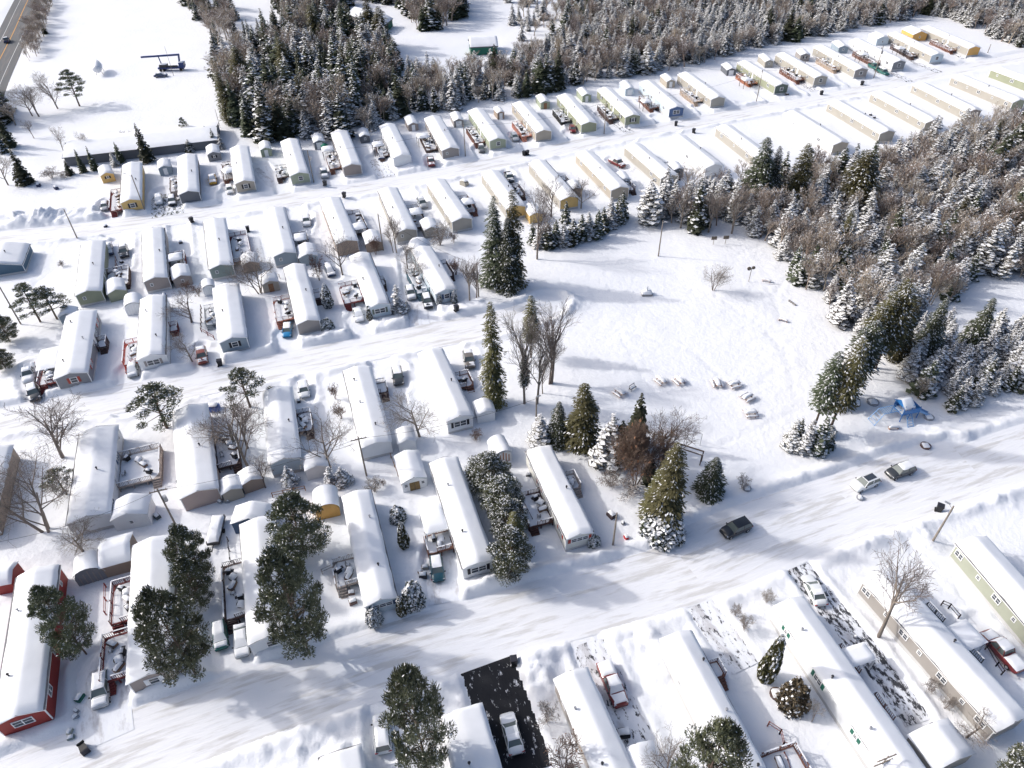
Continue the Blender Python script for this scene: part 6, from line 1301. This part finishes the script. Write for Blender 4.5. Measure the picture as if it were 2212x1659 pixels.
# ------------------------------------------------------------------ deck and yard odds and ends, named after the home they stand at
def chair(o):
    m = MB(); m.box(-.25, .25, -.25, .25, .4, .44); q = m.build('seat', dark, o); snow_cap('snow', -.24, .24, -.24, .24, lambda x, y: .44, .15, q, 4, 4, 1)
    m = MB(); m.bar((-.22, .24, .44), (-.22, .3, .95), .04, .04); m.bar((.22, .24, .44), (.22, .3, .95), .04, .04); m.bar((-.22, .3, .93), (.22, .3, .93), .04, .06); m.bar((-.22, .28, .7), (.22, .28, .7), .04, .06); m.build('backrest', dark, o)
    m = MB()
    for x in (-.22, .22):
        for y in (-.22, .22): m.bar((x, y, 0), (x, y, .4), .04, .04)
    m.build('legs', dark, o)
def bbq(o):
    m = MB(); m.box(-.35, .35, -.25, .25, 0, .8); m.tube((-.35, 0, .82), (.35, 0, .82), .27, n=10); m.build('body', black, o)
    m = MB(); m.box(-.7, -.36, -.22, .22, .72, .77); m.box(.36, .7, -.22, .22, .72, .77); m.build('side_shelf', dark, o); snow_cap('snow', -.34, .34, -.18, .18, lambda x, y: 1.05, .16, o, 4, 4, 2)
def ptable(o):
    m = MB(); m.tube((0, 0, .68), (0, 0, .73), .6, n=14); q = m.build('table_top', dark, o); m = MB(); m.tube((0, 0, 0), (0, 0, .679), .06); m.build('leg', dark, o); snow_cap('snow', -.5, .5, -.5, .5, lambda x, y: .73, .34, q, 8, 8, 3, p=2.5)
def dbox(o):
    m = MB(); m.box(-.65, .65, -.32, .32, 0, .6); q = m.build('box', wood('storage', (.22, .15, .11)), o); m = MB(); m.box(-.68, .68, -.35, .35, .603, .66); l_ = m.build('lid', dark, o); snow_cap('snow', -.65, .65, -.32, .32, lambda x, y: .66, .2, l_, 6, 4, 4)
KIT = [('patio_table', ptable, 'patio table', 'round snow-heaped table on the deck of the '), ('barbecue', bbq, 'barbecue', 'black barbecue on the deck of the '), ('patio_chair', chair, 'chair', 'dark chair on the deck of the '), ('storage_box', dbox, 'storage box', 'snowy storage box on the deck of the ')]
rk = random.Random(11); KP = {}
for h in H:
    for j, dk in enumerate(h.get('decks', [])):
        x0, x1, y0, y1, z = dk
        if (x1 - x0) < 2.2: continue
        n = min(6, 2 + int((y1 - y0) / 2.0)); first = rk.randrange(4)
        for q in range(n):
            nm, fn, cat, lab = KIT[(first + q) % 4]
            if q >= 4: lab = 'another ' + lab
            if j: lab = lab.replace('the deck of', 'the second deck of')
            short = h['short']; words = (lab + short).split()[:16]
            lx = x0 + .7 + (x1 - x0 - 1.4) * rk.random(); ly = y0 + .9 + (y1 - y0 - 1.8) * (q + .5) / n
            wp = Matrix.Translation((h['a'].x, h['a'].y, 0)) @ Matrix.Rotation(h['rz'], 4, 'Z') @ Vector((lx, ly, z))
            if nm not in KP: o = thing(nm, 'x', cat); fn(o); KP[nm] = o
            else: o = copy_tree(KP[nm])
            o.location = wp; o.rotation_euler = (0, 0, rk.random() * 6.28); o['label'] = ' '.join(words); o['group'] = cat + 's on the decks'
# green parasol, small yard pieces
o = simple('parasol', 'closed dark green umbrella canopy beside the taupe far-row home', 'parasol', 703, 326); gp = pmat('green_cloth', (.01, .16, .10), .7)
m = MB(); m.tube((0, 0, 0), (0, 0, 2.3), .04); m.build('pole', dark, o); m = MB(); m.tube((0, 0, 1.5), (0, 0, 2.2), 1.1, .15, 10); m.build('canopy', gp, o)
for k, (x, y, lab) in enumerate([(295, 1432 - 1000 + 360, None)]): pass
YARD = [(40, 690), ]
def fence(pts, lab, col=(.33, .24, .19), hh=1.1, solid=False):
    w_ = [P(x, y) for x, y in pts]; o = thing('fence', lab, 'fence', (w_[0].x, w_[0].y, 0), 0, 'garden fences'); mt = wood('fence_%.2f' % col[0], col); o0 = w_[0]
    for a, b in zip(w_[:-1], w_[1:]):
        a = a - o0; b = b - o0; n = max(1, round((b - a).length / 1.8)); m = MB()
        for k in range(n + 1): c = a.lerp(b, k / n); m2 = MB(); m2.bar(c - Vector((0, 0, .4)), c + Vector((0, 0, hh)), .11, .11); m2.build('post', mt, o)
        for z in ((hh * .95, hh * .5) if not solid else tuple(hh * (i + .5) / 6 for i in range(6))): m.bar(a + Vector((0, 0, z)), b + Vector((0, 0, z)), .04, .1 if not solid else hh / 6.4)
        m.build('rails', mt, o)
fence([(1658, 1568), (1684, 1585), (1690, 1612), (1701, 1616)], 'zigzag red-brown rail around the yard at the bottom right', (.26, .10, .08))
fence([(1690, 1634), (1697, 1650), (1702, 1668)], 'short red-brown rail at the bottom edge', (.26, .10, .08))
fence([(436, 668), (436, 718)], 'thin dark fence beside the tall bare shrub', (.12, .09, .08)); fence([(436, 718), (464, 735)], 'low dark red fence before the blue-grey home', (.22, .06, .05))
fence([(252, 562), (253, 600)], 'brown plank fence running up to the olive shed', (.24, .14, .12)); fence([(494, 1170), (500, 1215), (498, 1240), (515, 1262)], 'dark curved rail in the yard between the near pines', (.05, .05, .06))
fence([(231, 1270), (231, 1330)], 'dark red fence left of the taupe gabled home', (.27, .04, .03)); fence([(2032, 1308), (2048, 1315), (2068, 1338)], 'dark stair rail behind the long taupe home', (.04, .03, .03))
fence([(2128, 1402), (2150, 1440), (2162, 1458)], 'dark lattice rail beside the snow-laden red pickup', (.04, .03, .03)); fence([(590, 1075), (660, 1060)], 'brown fence behind the orange-front shed', (.25, .15, .1)); fence([(697, 1240), (730, 1225), (735, 1290)], 'grey fence left of the navy-shuttered home', (.3, .3, .3))
fence([(1120, 1072), (1150, 1130)], 'dark long handrail left of the cream home', (.08, .04, .035)); fence([(845, 990), (868, 1050)], 'wooden walkway rail left of the barn-style shed', (.25, .17, .13)); fence([(262, 620), (300, 700)], 'thin rail behind the white shuttered home', (.4, .38, .36)) if 0 else None
fence([(560, 590), (605, 602)], 'rail of the open tan shelter', (.3, .25, .2))
def lump(x, y, lab, col, s=.5, nm='covered_item', cat='garden item'):
    o = simple(nm, lab, cat, x, y, rnd.random() * 3); m = MB(); m.box(-s, s, -s * .7, s * .7, -.2, s * .9); m.box(-s * .7, s * .5, -s * .5, s * .6, s * .901, s * 1.3); q = m.build('body', pmat('c_%.2f%.2f' % col[:2], col, .7), o)
    snow_cap('snow', -s * .9, s * .9, -s * .6, s * .6, lambda x, y: s * 1.25, .22, q, 5, 5, int(x))
LU = [(708, 576, 'dark covered machine by the red-brown tree', (.05, .05, .06), .8), (355, 640, 'bright blue barrel at the corner of the taupe home', (.01, .12, .35), .5), (1629, 1187 - 1187 + 700, None, None, 0), (1937 - 1000, 1250, 'red lantern-like pot before the porch-roofed home', (.45, .05, .06), .3),
 (914, 1245, 'dark bin-like box left of the teal car', (.05, .05, .05), .5), (918, 1225, 'grey planter left of the teal car', (.3, .28, .26), .45), (172, 1507, 'green and white box beside the lower left drive', (.03, .13, .10), .5), (164, 1535, 'small stone lamp beside the lower left drive, upper one', (.25, .27, .3), .3), (163, 1548, 'small stone lamp beside the lower left drive, middle one', (.25, .27, .3), .3),
 (150, 1580, 'pale ornament beside the lower left drive', (.4, .42, .38), .35), (152, 1592, 'lowest stone ornament beside the lower left drive', (.2, .25, .25), .35), (908, 1238, 'small box on the snow left of the teal car', (.25, .2, .18), .3), (760, 1282, 'brown planter left of the navy-shuttered home, upper one', (.15, .1, .09), .4), (763, 1302, 'brown planter left of the navy-shuttered home, lower one', (.15, .1, .09), .5),
 (1386 - 40, 1585, 'black covered machine behind the taupe-walled near home', (.02, .02, .025), .7), (2210, 1441, 'bright blue object at the right edge', (.01, .13, .42), .5), (340, 1117, 'small dark bush-like item behind the big white shed', (.08, .1, .1), .5), (227, 1134, 'snow-topped box at the gable of the white blue-shuttered home', (.4, .42, .45), .5),
 (1300 + 20, 1115, 'snow-filled armchair on the deck of the cream home', (.07, .05, .05), .6), (1141, 1028, 'small white snow-topped item behind the hedge row', (.2, .2, .2), .35), (1346, 1131, 'small animal-shaped ornament on the corner lawn', (.2, .2, .2), .25), (1352, 1162, 'red and white hydrant on the corner lawn', (.5, .05, .05), .35),
 (388, 1040, 'blue and dark pool pump cover on the grey deck', (.03, .08, .14), .4), (253, 1100 - 128, 'green ornamental fir on the steps of the white home', (.02, .12, .06), .5), (463, 885, 'tall blue-topped kiosk beside the brick-skirted home', (.10, .16, .40), .9), (479, 970, 'snow-topped box by the brick-skirted home', (.06, .06, .07), .5),
 (476, 1086, 'left one of two snow-topped buckets', (.3, .32, .35), .35), (492, 1085, 'right one of two snow-topped buckets', (.3, .32, .35), .35), (228, 488, 'dark open barrel at the far street kerb', (.03, .03, .04), .4), (84, 402, 'small dark blue lump at the left snow field, left one', (.04, .05, .1), .6), (122, 408, 'small dark blue lump at the left snow field, right one', (.04, .05, .1), .6),
 (390, 515 + 8, 'dark planter by the deck of the taupe home', (.05, .05, .05), .4), (262, 565, 'small black item on the drive by the dark crossover', (.02, .02, .02), .4), (1003, 400, 'beige cabinet-like trailer beside the far street', (.35, .33, .28), 1.0), (1700, 205, 'dark pile at the end of the slushy drive', (.08, .07, .07), .5), (645, 940 - 75, 'dark bicycle-like item by the light blue wall', (.04, .04, .05), .4), (1880, 260 - 10, 'left dark ball-like lump between long beige homes', (.05, .05, .05), .4), (1888, 256, 'right dark ball-like lump between long beige homes', (.05, .05, .05), .4)]
for L_ in LU:
    if L_[2]: lump(*L_)
# snow-covered boat-shaped trailer and satellite bits
o = simple('utility_trailer', 'long snow-covered trailer beside the navy-walled garage', 'trailer', 470, 1152, -1.45)
m = MB(); m.box(-2.4, 2.4, -.85, .85, .4, 1.0); m.bar((2.4, 0, .45), (3.6, 0, .4), .1, .1); q = m.build('body', dark, o); snow_cap('snow', -2.4, 2.4, -.85, .85, lambda x, y: 1.0, .5, q, 10, 8, 8, p=3)
for s in (-1, 1): m = MB(); m.tube((0, s * .85, .3), (0, s * 1.05, .3), .32, n=12); m.build('wheel', tyre, o)
for o_ in list(bpy.data.objects):
    lb_v = o_.get('label')
    if lb_v and len(lb_v.split()) > 16: o_['label'] = ' '.join(lb_v.split()[:16])
print('objects', len(bpy.data.objects))
cable(PL[0], P(-80, 560, 9), 1.0, 'power line leaving the pole at the left edge')
cable(PL[3], PL[4], 1.6, 'power line along the far row between two poles')
cable(PL[4], PL[5], 2.0, 'power line along the far row towards the shuttered olive home')
cable(PL[5], PL[6], 2.0, 'power line from the olive home pole to the empty lot pole')
cable(PL[6], PL[7], 1.8, 'power line from the empty lot pole to the dark green pickups')
